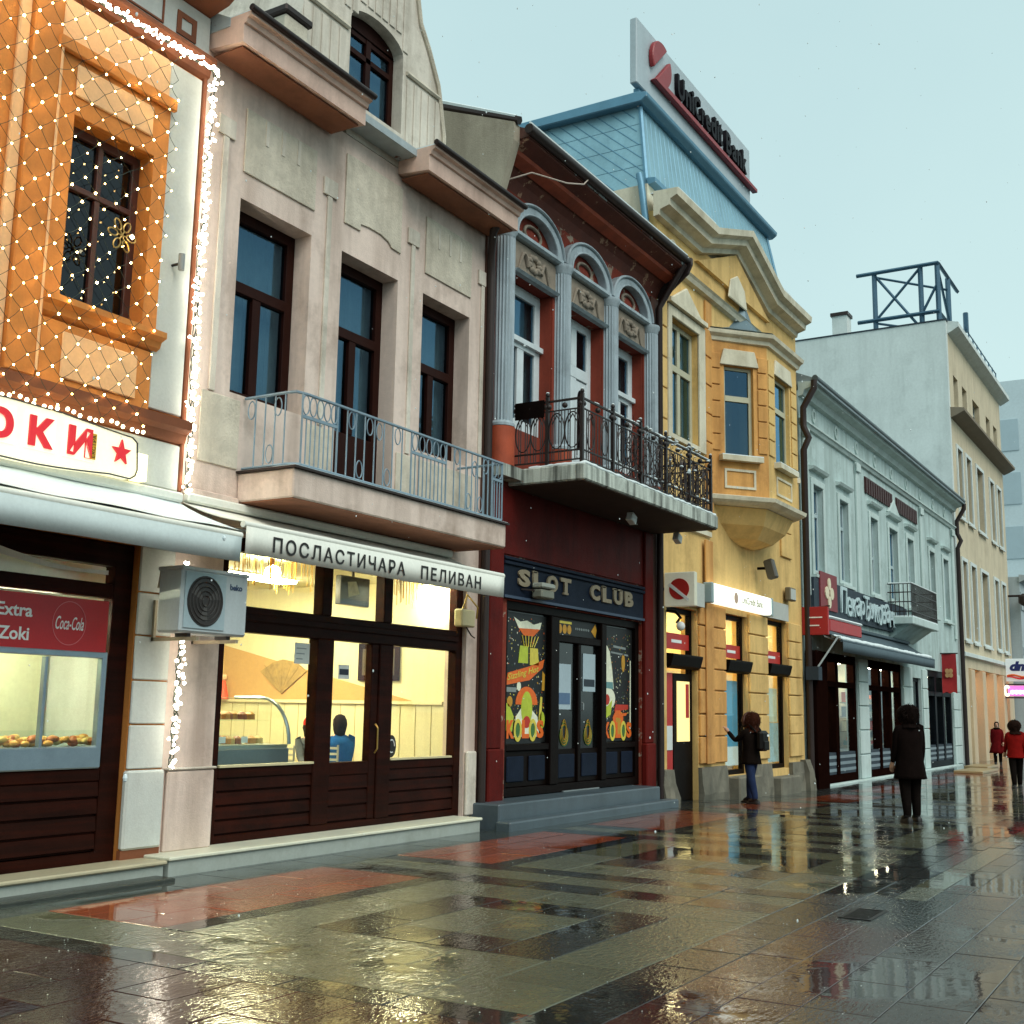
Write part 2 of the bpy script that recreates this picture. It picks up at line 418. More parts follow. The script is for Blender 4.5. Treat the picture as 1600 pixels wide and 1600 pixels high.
# drain grate by the dark border
dg = thing('drain_grate', 'dark slotted iron drain grate set in the wet paving', 'drain', (10.15, -6.3, 0))
iron = mat('cast_iron', '#241f1c', .35, .2, 6, .3, 80, metal=.6)
MB().ring([(9.86,-6.46),(10.42,-6.46),(10.42,-6.2),(9.86,-6.2)], [(9.89,-6.43),(10.39,-6.43),(10.39,-6.23),(9.89,-6.23)], 0.001, .006, 'z').build('grate_frame', iron, dg)
for i in range(9):
    a = 9.92+i*.051; MB().box(a, a+.022, -6.43, -6.23, .001, .005).build('bar', iron, dg)
# slush splashes thrown up by the sleet
sp = MB(); rs = random.Random(3)
for i in range(420):
    X = 4.2+9*rs.random()**1.3; Y = -7.8+6.6*rs.random()
    r = rs.uniform(.002, .006); c_ = (X, Y, .004); a = rs.random()*3; e = rs.uniform(.4, 1)
    sp.lathe(c_, [(r, 0), (r*.7, r*.5), (r*.2, r*.8)], 5, 1, e)
sp.build('slush_specks', mat('wet_slush', '#b9c2bd', .25, .1), None, fix=False, kind='stuff', label='white specks of slush scattered on the wet paving')
# ------------------------------------------------------------------ shared builders
m_interior = mat('interior_plaster', '#8d8478', .9, .05)
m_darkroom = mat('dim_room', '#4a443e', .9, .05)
m_snow = mat('snow', '#dfe9ea', .55, .05, 6, .5, 25, spec=.3)
m_clear = glass('clear_glass', '#f9fdfb', .6)
m_skyglass = glass('upper_window_glass', '#c3d0d4', 2.7, .0, .08, '#86b4d8')
m_lace = mat('lace_curtain', '#cfd6d2', .9, .12, 8)
def shell(b, x0, x1, z0, z1, depth, m, floors=(), y0=.35, im=None):
    im = im or m_interior
    MB().box(x0+.005, x0+.2, y0, depth, z0, z1).build('side_wall', m, b)
    MB().box(x1-.2, x1-.005, y0, depth, z0, z1).build('side_wall', m, b)
    MB().box(x0+.005, x1-.005, depth, depth+.2, z0, z1).build('back_wall', m, b)
    for z in floors: MB().box(x0+.2, x1-.2, y0, depth, z-.2, z).build('floor_slab', im, b)
    MB().box(x0+.2, x1-.2, y0, depth, z1-.15, z1).build('ceiling_slab', im, b)
def window(b, x0, x1, z0, z1, y, fm, pm, t=.07, trans=None, mull=(), topsplit=False, d=.07, curtain=None, name='window', bt=None, bar=.06):
    f = MB(); f.rframe(x0, x1, z0, z1, t, y, y+d, bt)
    bt = t if bt is None else bt
    zr = [(z0+bt, z1-t)]
    if trans: f.box(x0+t, x1-t, y-.012, y+d, trans-bar/2, trans+bar/2); zr = [(z0+bt, trans-bar/2), (trans+bar/2, z1-t)]
    xs = [x0+t] + [q for m_ in mull for q in (m_-bar/2, m_+bar/2)] + [x1-t]
    panes = []
    for k, (za, zb) in enumerate(zr):
        if k == 1 and not topsplit: panes.append((x0+t, x1-t, za, zb)); continue
        for m_ in mull: f.box(m_-bar/2, m_+bar/2, y-.006, y+d, za, zb)
        for i in range(0, len(xs), 2): panes.append((xs[i], xs[i+1], za, zb))
    wo = f.build(name, fm, b, bevel=.006)
    for (xa, xb, za, zb) in panes:
        MB().box(xa-.004, xb+.004, y+d*.5, y+d*.5+.006, za-.004, zb+.004).build('pane', pm, wo)
    if curtain:
        c = MB(); n = 40; yy = y+d+.12
        for i in range(n):
            a, e = x0+(x1-x0)*i/n, x0+(x1-x0)*(i+1)/n
            ya, ye = yy+.025*math.sin(i*1.9), yy+.025*math.sin((i+1)*1.9)
            if curtain == 'open' and .3 < (i+.5)/n < .75: continue
            c.face((a, ya, z0), (e, ye, z0), (e, ye, z1), (a, ya, z1))
        c.build('curtain', m_lace, wo, fix=False)
    return wo
def awning(name, label, x0, x1, yf, zt, zb, zw, cm, vm, snow=False, yw=-.02, arms=True, ends=True):
    a = thing(name, label, 'awning', ((x0+x1)/2, 0, zw))
    n = 14; top = MB(); pts = []
    for i in range(n+1):
        x_ = x0+(x1-x0)*i/n; sag = .012*math.sin(i*1.7)
        pts.append([(x_, yw+(yf-yw)*k/5, zw+(zt-zw)*k/5-.03*math.sin(math.pi*k/5)+sag*math.sin(math.pi*k/5)) for k in range(6)])
    for i in range(n):
        for k in range(5):
            top.face(pts[i][k], pts[i+1][k], pts[i+1][k+1], pts[i][k+1])
    o = top.build('canopy', cm, a, smooth=60, fix=False); s_ = o.modifiers.new('thick', 'SOLIDIFY'); s_.thickness = .012
    MB().tube([(x0-.02, yf, zt-.02), (x1+.02, yf, zt-.02)], .035, 8).build('front_bar', cm, a, smooth=50)
    v = MB(); k = 40
    for i in range(k):
        p, q = x0+(x1-x0)*i/k, x0+(x1-x0)*(i+1)/k
        yp, yq = yf-.03+.004*math.sin(i*.37), yf-.03+.004*math.sin((i+1)*.37)
        v.face((p, yp, zb+.003*math.sin(i*.5)), (q, yq, zb+.003*math.sin((i+1)*.5)), (q, yf-.034, zt-.04), (p, yf-.034, zt-.04))
    o = v.build('valance', vm, a, fix=False, smooth=60); s_ = o.modifiers.new('thick', 'SOLIDIFY'); s_.thickness = .006
    MB().box(x0, x1, yw-.1, yw-.002, zw, zw+.1).build('cassette', cm, a, bevel=.02)
    if arms:
        am = mat('awning_arm', '#9a9d9b', .4, .05, metal=.5)
        for xx in (x0+.35, x1-.35):
            MB().tube([(xx, yw-.05, zw-.06), (xx-.35, (yw+yf)/2, (zw+zt)/2-.16), (xx, yf+.03, zt-.05)], .02, 6).build('arm', am, a, smooth=50)
    if snow:
        s = MB(); n = 30; rs = random.Random(len(label))
        for i in range(n):
            p, q = x0+(x1-x0)*i/n, x0+(x1-x0)*(i+1)/n
            for kk in range(5):
                A = []
                for xx in (p, q):
                    for k2 in (kk, kk+1):
                        yy = yw+(yf-yw)*k2/5; zz = zw+(zt-zw)*k2/5-.03*math.sin(math.pi*k2/5)
                        A.append((xx, yy, zz+.03+.008*math.sin(xx*5+k2)))
                s.face(A[0], A[2], A[3], A[1])
        s.build('snow_cover', m_snow, a, fix=False, smooth=60)
    return a
def slats(b, x0, x1, z0, z1, y, m, n, proud=.02, name='slat', gap=.012):
    h = (z1-z0)/n
    MB().box(x0, x1, y+.002, y+.03, z0, z1).build('backing', m, b)
    for i in range(n):
        MB().prism([(y, z0+i*h+gap), (y-proud, z0+i*h+gap+.01), (y-proud*.55, z0+(i+1)*h-.006), (y, z0+(i+1)*h)], x0, x1).build(name, m, b)

# ------------------------------------------------------------------ terracotta shop building at the left edge
m_terra = mat('terracotta_paint', '#c67f3a', .8, .16, 2.2, .35, 45, streak=.25, dirt='#6b3513')
m_cream = mat('cream_render', '#dcb183', .8, .08, 2.5, .3, 45)
m_pale = mat('pale_grey_render', '#b9beb8', .8, .06, 2.2, .25, 50, streak=.15, dirt='#7b7466')
m_brown = mat('brown_trim', '#7c4527', .75, .15, 3, .25, 45, streak=.2, dirt='#3a2216')
m_white = mat('white_render', '#c9cdc6', .8, .06, 2.2, .25, 55, streak=.18, dirt='#7d786a')
m_wood = mat('dark_stained_wood', '#22100b', .42, .3, 3, .3, 30, spec=.04, sstretch=(.4, 8, 8), streak=.35, dirt='#43190e')
m_kerb = mat('marble_step', '#a9b0a8', .35, .1, 3, .2, 50, streak=.3, dirt='#5d5a48', sstretch=(2, 2, 2))
m_kerbtop = mat('worn_step_nosing', '#b5ac8e', .4, .15, 3, .3, 40)
b1 = thing('shop_building', 'terracotta and white building hung with fairy lights at left edge', 'building', (5.4, 4, 0))
WX = (6.76, 7.73, 5.26, 7.06)
MB().wall(2.5, 8.415, -.3, 9.0, [(2.9, 7.96, .14, 3.12), WX, (4.3, 5.3, 5.26, 7.06)], 0, .35).build('wall', m_terra, b1)
shell(b1, 2.5, 8.415, -.3, 9.0, 8, m_white, (4.1,))
MB().box(2.4, 8.415, -.05, 8.2, 9.0, 9.12).build('roof_deck', m_brown, b1)
tm = lambda *a, m=m_terra, n='moulding', bv=.012: MB().box(*a).build(n, m, b1, bevel=bv)
# window surround
MB().ring([(6.56,5.25),(7.91,5.25),(7.91,7.75),(6.56,7.75)], [(6.76,5.26),(7.73,5.26),(7.73,7.06),(6.76,7.06)], -.07, -.001).build('window_surround', m_terra, b1, bevel=.01)
tm(6.5, 7.95, -.13, -.071, 7.62, 7.75)
tm(6.74, 7.68, -.095, -.071, 7.24, 7.56, m=m_cream, n='panel')
MB().prism([(-.001, 5.06), (-.08, 5.1), (-.1, 5.16), (-.17, 5.19), (-.17, 5.25), (-.001, 5.262)], 6.55, 7.97).build('window_sill', m_terra, b1)
tm(6.6, 7.91, -.05, -.001, 4.45, 5.05)
tm(6.83, 7.71, -.075, -.051, 4.52, 4.96, m=m_cream, n='panel')
tm(6.6, 7.91, -.04, -.001, 7.76, 8.2, m=m_cream, n='panel')
tm(7.915, 8.355, -.03, -.001, 4.49, 8.2, m=m_pale, n='panel')
tm(8.36, 8.412, -.05, -.001, 3.72, 8.25, m=m_brown)
# pilaster between the two windows
tm(6.24, 6.55, -.1, -.001, 4.45, 8.15, n='pilaster'); tm(6.12, 6.235, -.05, -.001, 4.45, 8.15, m=m_cream, n='panel'); tm(6.53, 6.56, -.12, -.1, 4.5, 8.1, m=m_cream, n='panel')
MB().ring([(4.1,5.25),(5.75,5.25),(5.75,7.75),(4.1,7.75)], [(4.3,5.26),(5.3,5.26),(5.3,7.06),(4.3,7.06)], -.07, -.001).build('window_surround', m_terra, b1, bevel=.01)
tm(5.4, 5.72, -.1, -.071, 5.4, 7.6, m=m_cream, n='panel')
# cornices
MB().prism([(0, 4.2), (-.06, 4.22), (-.08, 4.3), (-.15, 4.34), (-.16, 4.43), (0, 4.45)], 2.5, 8.4).build('lower_cornice', m_brown, b1)
tm(2.5, 8.4, -.03, -.001, 3.72, 4.19, m=m_white, n='fascia')
MB().prism([(0, 8.22), (-.07, 8.25), (-.09, 8.34), (-.17, 8.38), (-.17, 8.43), (0, 8.45)], 2.5, 8.412).build('upper_cornice', m_brown, b1)
tm(2.5, 8.412, -.04, -.001, 8.455, 8.95, m=m_white, n='attic_band')
MB().rframe(7.93, 8.2, 8.54, 8.8, .06, -.055, -.041).build('square_ornament', m_brown, b1)
MB().rframe(6.9, 7.75, 8.54, 8.86, .02, -.055, -.041).build('panel_border', m_brown, b1)
MB().prism([(0, 8.955), (-.3, 9.02), (-.42, 9.1), (-.42, 9.16), (0, 9.2)], 2.5, 8.405).build('eave', m_brown, b1)
window(b1, *WX, .12, mat('maroon_frame', '#3a1710', .5, .2), glass('dim_glass', '#6a5a50', .9), .09, 6.45, (7.24,), True, curtain='full')
window(b1, 4.3, 5.3, 5.26, 7.06, .12, MATS['maroon_frame'], m_skyglass, .09, 6.45, (4.8,), True)
# rusticated pier and plinth
zs_ = [.975, 1.40, 1.82, 2.25, 2.67, 3.12, 3.7]
for i in range(6): MB().box(7.965, 8.405, -.03, -.001, zs_[i]+.008, zs_[i+1]-.008).build('block', m_white, b1, bevel=.01)
MB().box(7.93, 8.405, -.075, -.001, .24, .97).build('plinth', m_white, b1, bevel=.02)
MB().box(7.93, 8.405, -.05, -.001, .1, .238).build('plinth_base', m_brown, b1)
MB().box(2.5, 8.2, -.35, .1, -.05, .115).build('step', m_kerb, b1, bevel=.01)
MB().box(2.5, 8.21, -.39, -.002, .116, .155).build('step_nosing', m_kerbtop, b1, bevel=.012)
MB().box(2.5, 8.1, -.62, -.36, -.05, .03).build('lower_step', mat('dark_wet_stone', '#33352f', .25, .25, 5, .5, 40), b1, bevel=.01)
# shop front
sf = MB().rframe(2.95, 7.955, .14, 3.11, .22, .06, .2, .1).build('shop_front', m_wood, b1, bevel=.01)
MB().box(3.17, 7.735, .07, .19, 2.58, 2.72).build('header', m_wood, sf, bevel=.01)
MB().box(3.17, 7.735, .07, .19, .88, 1.0).build('rail', m_wood, sf, bevel=.01)
slats(sf, 3.17, 7.73, .25, .88, .1, m_wood, 4, .03)
MB().box(3.17, 7.735, .13, .136, 2.72, 2.89).build('pane', m_clear, sf)
MB().box(3.17, 7.735, .13, .136, 1.0, 2.06).build('pane', m_clear, sf)
mal = mat('brushed_aluminium', '#8796a0', .3, .1, 5, metal=.7)
MB().rframe(3.17, 7.7, 1.0, 2.07, .06, .04, .11, .2).build('metal_frame', mal, sf, bevel=.008)
MB().box(7.02, 7.05, .05, .1, 1.2, 2.0).build('glazing_bar', mal, sf)
sw = MB()   # white flourish on the dark header glass
pts_ = [(6.3+1.35*t, 2.93-.13*math.sin(min(1, t*1.25)*math.pi*.5)*1.0+.02*t*t) for t in [i/16 for i in range(17)]]
for i in range(16):
    (xa, za), (xb, zb) = pts_[i], pts_[i+1]; wa = .06*(1-i/16)**1.2+.018; wb = .06*(1-(i+1)/16)**1.2+.018
    if i > 12: wa += .006*(i-12); wb += .006*(i-11)
    sw.face((xa, .055, za-wa/2), (xb, .055, zb-wb/2), (xb, .055, zb+wb/2), (xa, .055, za+wa/2))
sw.build('painted_flourish', mat('sign_white', '#cfd6d2', .6, .04), sf, fix=False)
# lit bakery counter behind the window
cab = thing('food_display_case', 'lit glass display case of pastries behind the left shop window', 'display case', (6, .9, .14))
MB().box(3.2, 8.15, .5, 1.5, .15, 1.02).build('cabinet', mat('counter_steel', '#7d8b93', .35, .08, metal=.3), cab, bevel=.01)
MB().box(3.2, 8.15, .36, 1.4, 1.14, 1.18).build('tray', mal, cab)
MB().box(3.2, 7.9, .37, .38, 1.185, 1.34).build('front_glass', m_clear, cab)
MB().box(3.2, 8.18, 1.5, 1.55, 1.0, 2.4).build('back_panel', mat('tiled_back', '#cfd3b4', .5, .05), cab)
MB().box(5.2, 6.95, 1.42, 1.495, 1.55, 1.9).build('bread_shelf', mat('shelf_wood', '#5b4a2e', .6, .3, 6), cab)
rs = random.Random(5); pm = [mat('pastry_%s' % k, c_, .5, .3, 25) for k, c_ in (('golden', '#c98a32'), ('brown', '#a3561c'), ('pale', '#d8b565'))]
for i in range(150):
    X, Y = rs.uniform(5.6, 8.1), rs.uniform(.4, .8)
    MB().ball((0, 0, 0), .05, 7, 4, rs.uniform(.8, 1.5), rs.uniform(.7, 1), .6).build('pastry', pm[i % 3], cab, smooth=80).location = Vector((X, Y, 1.21+.06*rs.random()))
for i in range(22):
    X = rs.uniform(5.3, 6.85)
    MB().ball((0, 0, 0), .06, 7, 4, 1.3, .8, .7).build('loaf', pm[i % 2], cab, smooth=80).location = Vector((X, 1.36, rs.choice((1.62, 1.78))))
lt = thing('ceiling_lamp', 'bright tube lamp over the pastry counter in the left shop', 'lamp', (6, .8, 2.5))
MB().box(4, 7.6, .7, .8, 2.46, 2.5).build('tube', emis('shop_tube', '#f6f6cf', 75), lt); MB().box(3.95, 7.65, .66, .84, 2.501, 2.54).build('fitting', m_white, lt)
# red soft-drink banner
bn = thing('banner', 'red banner reading Extra Zoki with a round drink logo in the left shop window', 'banner', (6.9, .03, 2.06))
MB().box(5.2, 7.655, .02, .036, 2.065, 2.545).build('board', mat('banner_red', '#b3141c', .45, .08, 3), bn)
mwht = mat('print_white', '#e8ecea', .5, .02)
text('lettering', 'Extra', mwht, bn, (6.46, .018, 2.335), .115, .36, .002, bold=.02); text('lettering', 'Zoki', mwht, bn, (6.49, .018, 2.13), .115, .31, .002, bold=.02)
disc = [(7.22+.185*math.cos(2*math.pi*i/40), 2.31+.2*math.sin(2*math.pi*i/40)) for i in range(40)]
MB().ring(disc, [(7.22+(x_-7.22)*.97, 2.31+(z_-2.31)*.97) for x_, z_ in disc], .017, .0195).build('logo_ring', mat('print_pink', '#d0767a', .5, .02), bn)
text('logo_script', 'Coca-Cola', mwht, bn, (7.07, .018, 2.25), .12, .31, .002, shear=.35, bold=.006)
# backlit sign over the awning
sg = thing('shop_sign', 'backlit cream shop sign with red letters and star above left awning', 'sign', (6.9, -.15, 3.7))
prof = [(4.2, 3.62), (5.2, 3.72)] + [(5.2+2.35*t, 3.72-.02*t-.06*math.sin(t*math.pi*1.0)+.06*max(0, t-.6)) for t in [i/12 for i in range(1, 12)]] + [(7.6, 3.70), (7.66, 3.74), (7.68, 3.8), (7.66, 4.06), (7.6, 4.1)]
prof += [(7.3, 4.12), (6.8, 4.16), (6.2, 4.17), (5.5, 4.13), (4.2, 4.13)]
MB().prism(prof, -.2, -.06, 'y').build('face', mat('sign_cream', '#e9e3c0', .4, .05, emit='#f4efcf', estr=.55), sg, bevel=.008)
MB().tube([(x_, -.205, z_) for x_, z_ in prof], .008, 6, True).build('rim', mat('rim_dark', '#33302a', .5, .1), sg)
red = mat('letter_red', '#c8202a', .45, .05, emit='#d8202a', estr=.35)
for s_, xa, wd in (('О', 6.02, .27), ('К', 6.45, .25), ('И', 6.86, .26)):
    MB().box(xa-.03, xa+wd+.03, -.212, -.202, 3.775, 4.1).build('letter_tile', mat('tile_white', '#f0efdc', .4, .03, emit='#f4efcf', estr=.5), sg)
    text('letter', s_, red, sg, (xa, -.222, 3.8), .27, wd, .02, bold=.045)
MB().box(7.11, 7.17, -.225, -.215, 3.8, 4.04).build('small_tag', mat('tag_yellow', '#d9a61e', .5, .05), sg)
text('small_lettering', 'ЕКСТРА', mat('print_dark', '#2a1a14', .5, .02), sg, (7.16, -.228, 3.815), .04, .21, .002, right=(0, 0, 1), upv=(-1, 0, 0))
st = [(7.47+(.115 if i % 2 == 0 else .047)*math.sin(i*math.pi/5), 3.93+(.125 if i % 2 == 0 else .05)*math.cos(i*math.pi/5)) for i in range(10)]
MB().prism(st, -.225, -.2, 'y').build('star', red, sg)
MB().box(7.72, 7.84, -.16, -.05, 3.72, 3.98).build('side_lamp', emis('warm_panel', '#fff4c0', 1.6), sg)
gl = MB()
for i in range(26):
    X = 5.7+i*.083; gl.ball((X, -.16+.02*math.sin(i*2.1), 4.2-.004*i*0+.016*math.sin(i)), .02, 6, 4)
gl.build('edge_lights', emis('edge_light', '#fff3c8', 5), sg, kind='stuff')
m_canvas = mat('cream_canvas', '#e2e3d8', .7, .05, 2, .1, 80); m_val = mat('grey_canvas', '#c0cbca', .75, .06, 2, .1, 80)
awning('awning', 'plain pale awning over the left shop under its lit sign', 2.6, 8.38, -.9, 3.24, 2.96, 3.6, m_canvas, m_val, snow=True)
# fairy light net
m_wire = mat('dark_wire', '#1d2a1c', .6, .1)
net = thing('light_net', 'diamond net of warm fairy lights over the orange window', 'string lights', (6.9, -.2, 4.3))
wb, bb, bd_ = MB(), MB(), MB(); rs = random.Random(11); P = {}
nx, nz = 19, 33
for j in range(nz):
    for i in range(nx):
        if (i+j) % 2: continue
        u_, v_ = i/(nx-1), j/(nz-1)
        xr = 7.74+.16*min(1, v_*1.3)
        X = 5.55+(xr-5.55)*u_+rs.uniform(-.018, .018); Zz = 4.26+3.94*v_+rs.uniform(-.022, .022)-.05*math.sin(math.pi*((i % 6)/6))*(1-.5*v_)
        P[i, j] = (X, -.185+.012*rs.random(), Zz)
for (i, j), p in P.items():
    for d in (1, -1):
        q = P.get((i+d, j+1))
        if q:
            mid = ((p[0]+q[0])/2, p[1], (p[2]+q[2])/2-.008); wb.tube([p, mid, q], .003, 3)
    if rs.random() < .97: (bb if rs.random() < .55 else bd_).ball((p[0], p[1]-.006, p[2]-.012), .0098*rs.uniform(.7, 1.25), 6, 4)
wb.build('net_cable', m_wire, net, fix=False); bb.build('bulbs', emis('warm_bulb', '#ffd88a', 60), net, fix=False, kind='stuff'); bd_.build('dim_bulbs', emis('dim_warm_bulb', '#ffc978', 22), net, fix=False, kind='stuff')
# thick white garland along the cornice and down the corner
def garland(name, label, path, n, r=.017, spread=.06, s=11, col='#fff6e2'):
    g = thing(name, label, 'string lights', path[0]); rs = random.Random(int(path[0][0]*100)+n)
    pv = [Vector(p) for p in path]; L_ = [0]
    for a_, c_ in zip(pv, pv[1:]): L_.append(L_[-1]+(c_-a_).length)
    def at(t):
        d = t*L_[-1]
        for k in range(len(pv)-1):
            if d <= L_[k+1]: return pv[k].lerp(pv[k+1], (d-L_[k])/max(1e-6, L_[k+1]-L_[k]))
        return pv[-1]
    for ph in (0, 2.1, 4.2):
        MB().tube([at(i/80)+Vector((.028*math.cos(i*.8+ph), -.02+.012*math.sin(i*.5), .012*math.sin(i*.8+ph))) for i in range(81)], .006, 4).build('cable', m_wire, g, fix=False)
    b_ = MB()
    for i in range(n):
        c_ = at((i+rs.random())/n)+Vector((rs.gauss(0, spread*.5), -.03-.025*rs.random(), rs.gauss(0, spread*.35)))
        b_.ball(c_, r*rs.uniform(.7, 1.2), 6, 4)
    b_.build('bulbs', emis('garland_'+name, col, s), g, fix=False, kind='stuff'); return g
garland('light_garland', 'white light garland along left cornice and down the building corner', [(5.6, -.2, 8.19), (6.64, -.2, 8.2), (8.36, -.2, 8.25), (8.41, -.1, 8.0), (8.40, -.07, 5.5), (8.44, -.07, 3.74)], 440)
garland('light_garland', 'short white light garland on the pier under the air conditioner', [(8.44, -.12, 3.0), (8.43, -.12, 2.2), (8.41, -.13, 1.5), (8.40, -.13, .99)], 95)
# snowflake ornament
sn = thing('snowflake_ornament', 'gold wire snowflake hanging in the net-covered window', 'ornament', (7.3, -.19, 6.0))
gw = mat('gold_wire', '#c09a58', .35, .1, metal=.7); o_ = MB()
for k in range(6):
    a = k*math.pi/3; c_ = Vector((7.3, -.2, 6.03)); d = Vector((math.cos(a), 0, math.sin(a))); e = Vector((-math.sin(a), 0, math.cos(a)))
    o_.tube([c_+d*(.05+.09*(1-math.cos(t))/2*1.3)+e*.035*math.sin(t) for t in [2*math.pi*i/10 for i in range(10)]], .008, 5, True)
    o_.tube([c_, c_+d*.06], .008, 5)
o_.build('petal_wire', gw, sn, smooth=60); MB().octa((7.41, -.215, 6.05), .028).build('bulb', emis('flake_bulb', '#ffeec0', 10), sn)
# wall camera on the white strip
cc = thing('wall_spotlight', 'small grey wall spotlight on the white strip beside net lights', 'spotlight', (8.1, 0, 6.1))
MB().tube([(8.1, -.03, 6.03), (8.1, -.12, 6.03)], .015, 6).build('arm', iron, cc); MB().tube([(8.12, -.14, 5.97), (8.12, -.14, 6.14)], .035, 8).build('head', mat('grey_plastic', '#8a8f8e', .5, .05), cc, smooth=50)
# air conditioner
ac = thing('air_conditioner', 'white outdoor air conditioner unit on brackets between the two shops', 'air conditioner', (8.4, -.4, 2.26))
mw_ = mat('ac_white', '#b9c3c6', .45, .05, 3, streak=.15, dirt='#6e6a5e'); mb_ = mat('ac_grille', '#2c2522', .5, .1)
MB().box(7.97, 8.86, -.6, -.28, 2.27, 2.88).build('casing', mw_, ac, bevel=.02)
MB().box(7.96, 8.87, -.61, -.27, 2.86, 2.9).build('top_cover', mw_, ac, bevel=.01)
MB().box(8.0, 8.54, -.612, -.601, 2.31, 2.85).build('fan_panel', mat('ac_panel', '#9db0b6', .45, .05), ac, bevel=.005)
MB().prism([(8.265+.235*math.cos(2*math.pi*i/32), 2.58+.245*math.sin(2*math.pi*i/32)) for i in range(32)], -.618, -.6125, 'y').build('fan_opening', mb_, ac)
for k in range(5):
    rr_ = .05+.042*k
    MB().tube([(8.265+rr_*math.cos(2*math.pi*i/28), -.626, 2.58+rr_*1.04*math.sin(2*math.pi*i/28)) for i in range(28)], .004, 4, True).build('grille_ring', mb_, ac)
for k in range(3):
    a = k*2.094+.4
    MB().face(*[(8.265+r_*math.cos(a+q), -.6195, 2.58+r_*math.sin(a+q)) for r_, q in ((.03, 0), (.2, -.25), (.2, .3), (.04, .6))]).build('fan_blade', mat('fan_grey', '#4a4542', .5, .05), ac, fix=False)
text('badge', 'beko', mat('badge_navy', '#2d3f5f', .5, .02), ac, (8.6, -.603, 2.72), .06, .17, .003, bold=.03)
fr_ = mat('steel_bracket', '#a3967e', .5, .2, 5, metal=.3)
for X in (8.15, 8.68):
    MB().box(X, X+.03, -.64, -.03, 2.2, 2.235).build('bracket', fr_, ac); MB().box(X, X+.03, -.06, -.03, 2.2, 2.6).build('bracket', fr_, ac)
    MB().box(X-.01, X+.04, -.52, -.36, 2.236, 2.27).build('rubber_foot', mb_, ac)
MB().tube([(8.2, -.05, 2.92), (8.2, -.2, 2.93), (8.02, -.26, 2.9), (8.0, -.25, 2.7)], .012, 6).build('pipe', fr_, ac, smooth=50)
# ------------------------------------------------------------------ pink art-nouveau building with pastry shop
m_pink = mat('pink_render', '#dcc8bb', .85, .12, 1.1, .5, 50, streak=.5, dirt='#8d7666')
m_beige = mat('beige_render', '#d8d0c2', .85, .12, 1.6, .5, 50, streak=.6, dirt='#817664')
m_rough = mat('roughcast', '#cfc6b4', .9, .18, 5, 1., 34, streak=.35, dirt='#7a6f5d')
m_cornice = mat('pink_cornice', '#d6b8a8', .85, .12, 1.6, .2, 50, streak=.35, dirt='#7d5f50')
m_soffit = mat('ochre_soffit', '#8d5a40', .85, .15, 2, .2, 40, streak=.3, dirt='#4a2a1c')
m_gutter = mat('dark_gutter', '#2d211e', .5, .2, 4, metal=.3)
m_brwin = mat('brown_window_wood', '#29130e', .45, .2, 4, .15, 40, spec=.06)
m_railg = mat('grey_blue_iron', '#8198a6', .45, .15, 6, .2, 80, streak=.2, dirt='#4b5660')
b2 = thing('pink_building', 'pink plastered building with curved gable and pastry shop below', 'building', (11.3, 4, 0))
H1, H2, H3 = (9.04, 10.24, 4.93, 7.15), (10.81, 11.98, 4.075, 7.16), (12.55, 13.72, 4.98, 7.17)
SHOP = (9.1, 13.83, .16, 3.4)
MB().wall(8.425, 14.29, -.3, 8.7, [H1, H2, H3, SHOP], 0, .35).build('wall', m_pink, b2)
shell(b2, 8.425, 14.29, -.3, 8.9, 8, m_beige, (4.0,), im=m_interior)
# roof behind the cornice
rf = MB().prism([(-.3, 8.9), (4.2, 11.4), (8.2, 8.95), (8.2, 8.8), (-.3, 8.8)], 8.43, 14.05).build('roof', mat('snowy_tiles', '#9ba7aa', .7, .25, 3, .4, 20, patch='#5d3427', pscale=2.5, pth=.6), b2)
# cornices with gutters
def cornice(x0, x1):
    c_ = MB().prism([(-.001, 8.62), (-.2, 8.6), (-.5, 8.57), (-.5, 8.78), (-.53, 8.79), (-.55, 8.84), (-.6, 8.86), (-.6, 8.9), (-.001, 8.9)], x0, x1).build('cornice', m_cornice, b2)
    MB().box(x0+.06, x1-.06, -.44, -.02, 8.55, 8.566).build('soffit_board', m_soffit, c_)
    MB().tube([(x0-.02, -.62, 8.925), (x1+.02, -.62, 8.92)], .038, 10).build('gutter', m_gutter, c_, smooth=60)
    MB().box(x0+.02, x1-.02, -.57, .3, 8.905, 8.93).build('snow_on_cornice', m_snow, c_)
cornice(8.44, 10.55); cornice(11.9, 14.2)
# raised render panels and thin pilaster strips
def pnl(poly): return MB().prism(poly, -.022, -.001, 'y').build('render_panel', m_rough, b2, bevel=.006)
p1 = pnl([(9.05, 7.46), (10.26, 7.46), (10.26, 8.22), (9.05, 8.22)])
p2 = pnl([(10.82, 7.53), (11.14, 7.53), (11.14, 7.62), (11.3, 7.64), (11.55, 7.64), (11.72, 7.6), (11.8, 7.54), (12.0, 7.53), (12.0, 8.45), (10.82, 8.45)])
p3 = pnl([(12.57, 7.46), (13.72, 7.46), (13.72, 8.28), (12.57, 8.28)])
for pp, x0 in ((p1, 9.36), (p3, 12.85)):
    for k in range(3): MB().box(x0+k*.27, x0+k*.27+.05, -.03, -.0225, 7.9, 8.2).build('groove_strip', m_beige, pp)
for x0 in (8.72, 10.49, 12.24, 14.0):
    q_ = MB().box(x0, x0+.085, -.022, -.001, 4.88, 7.75).build('pilaster_strip', m_beige, b2, bevel=.004)
    MB().box(x0-.085, x0+.17, -.03, -.001, 7.751, 7.97).build('strip_cap', m_beige, q_, bevel=.004)
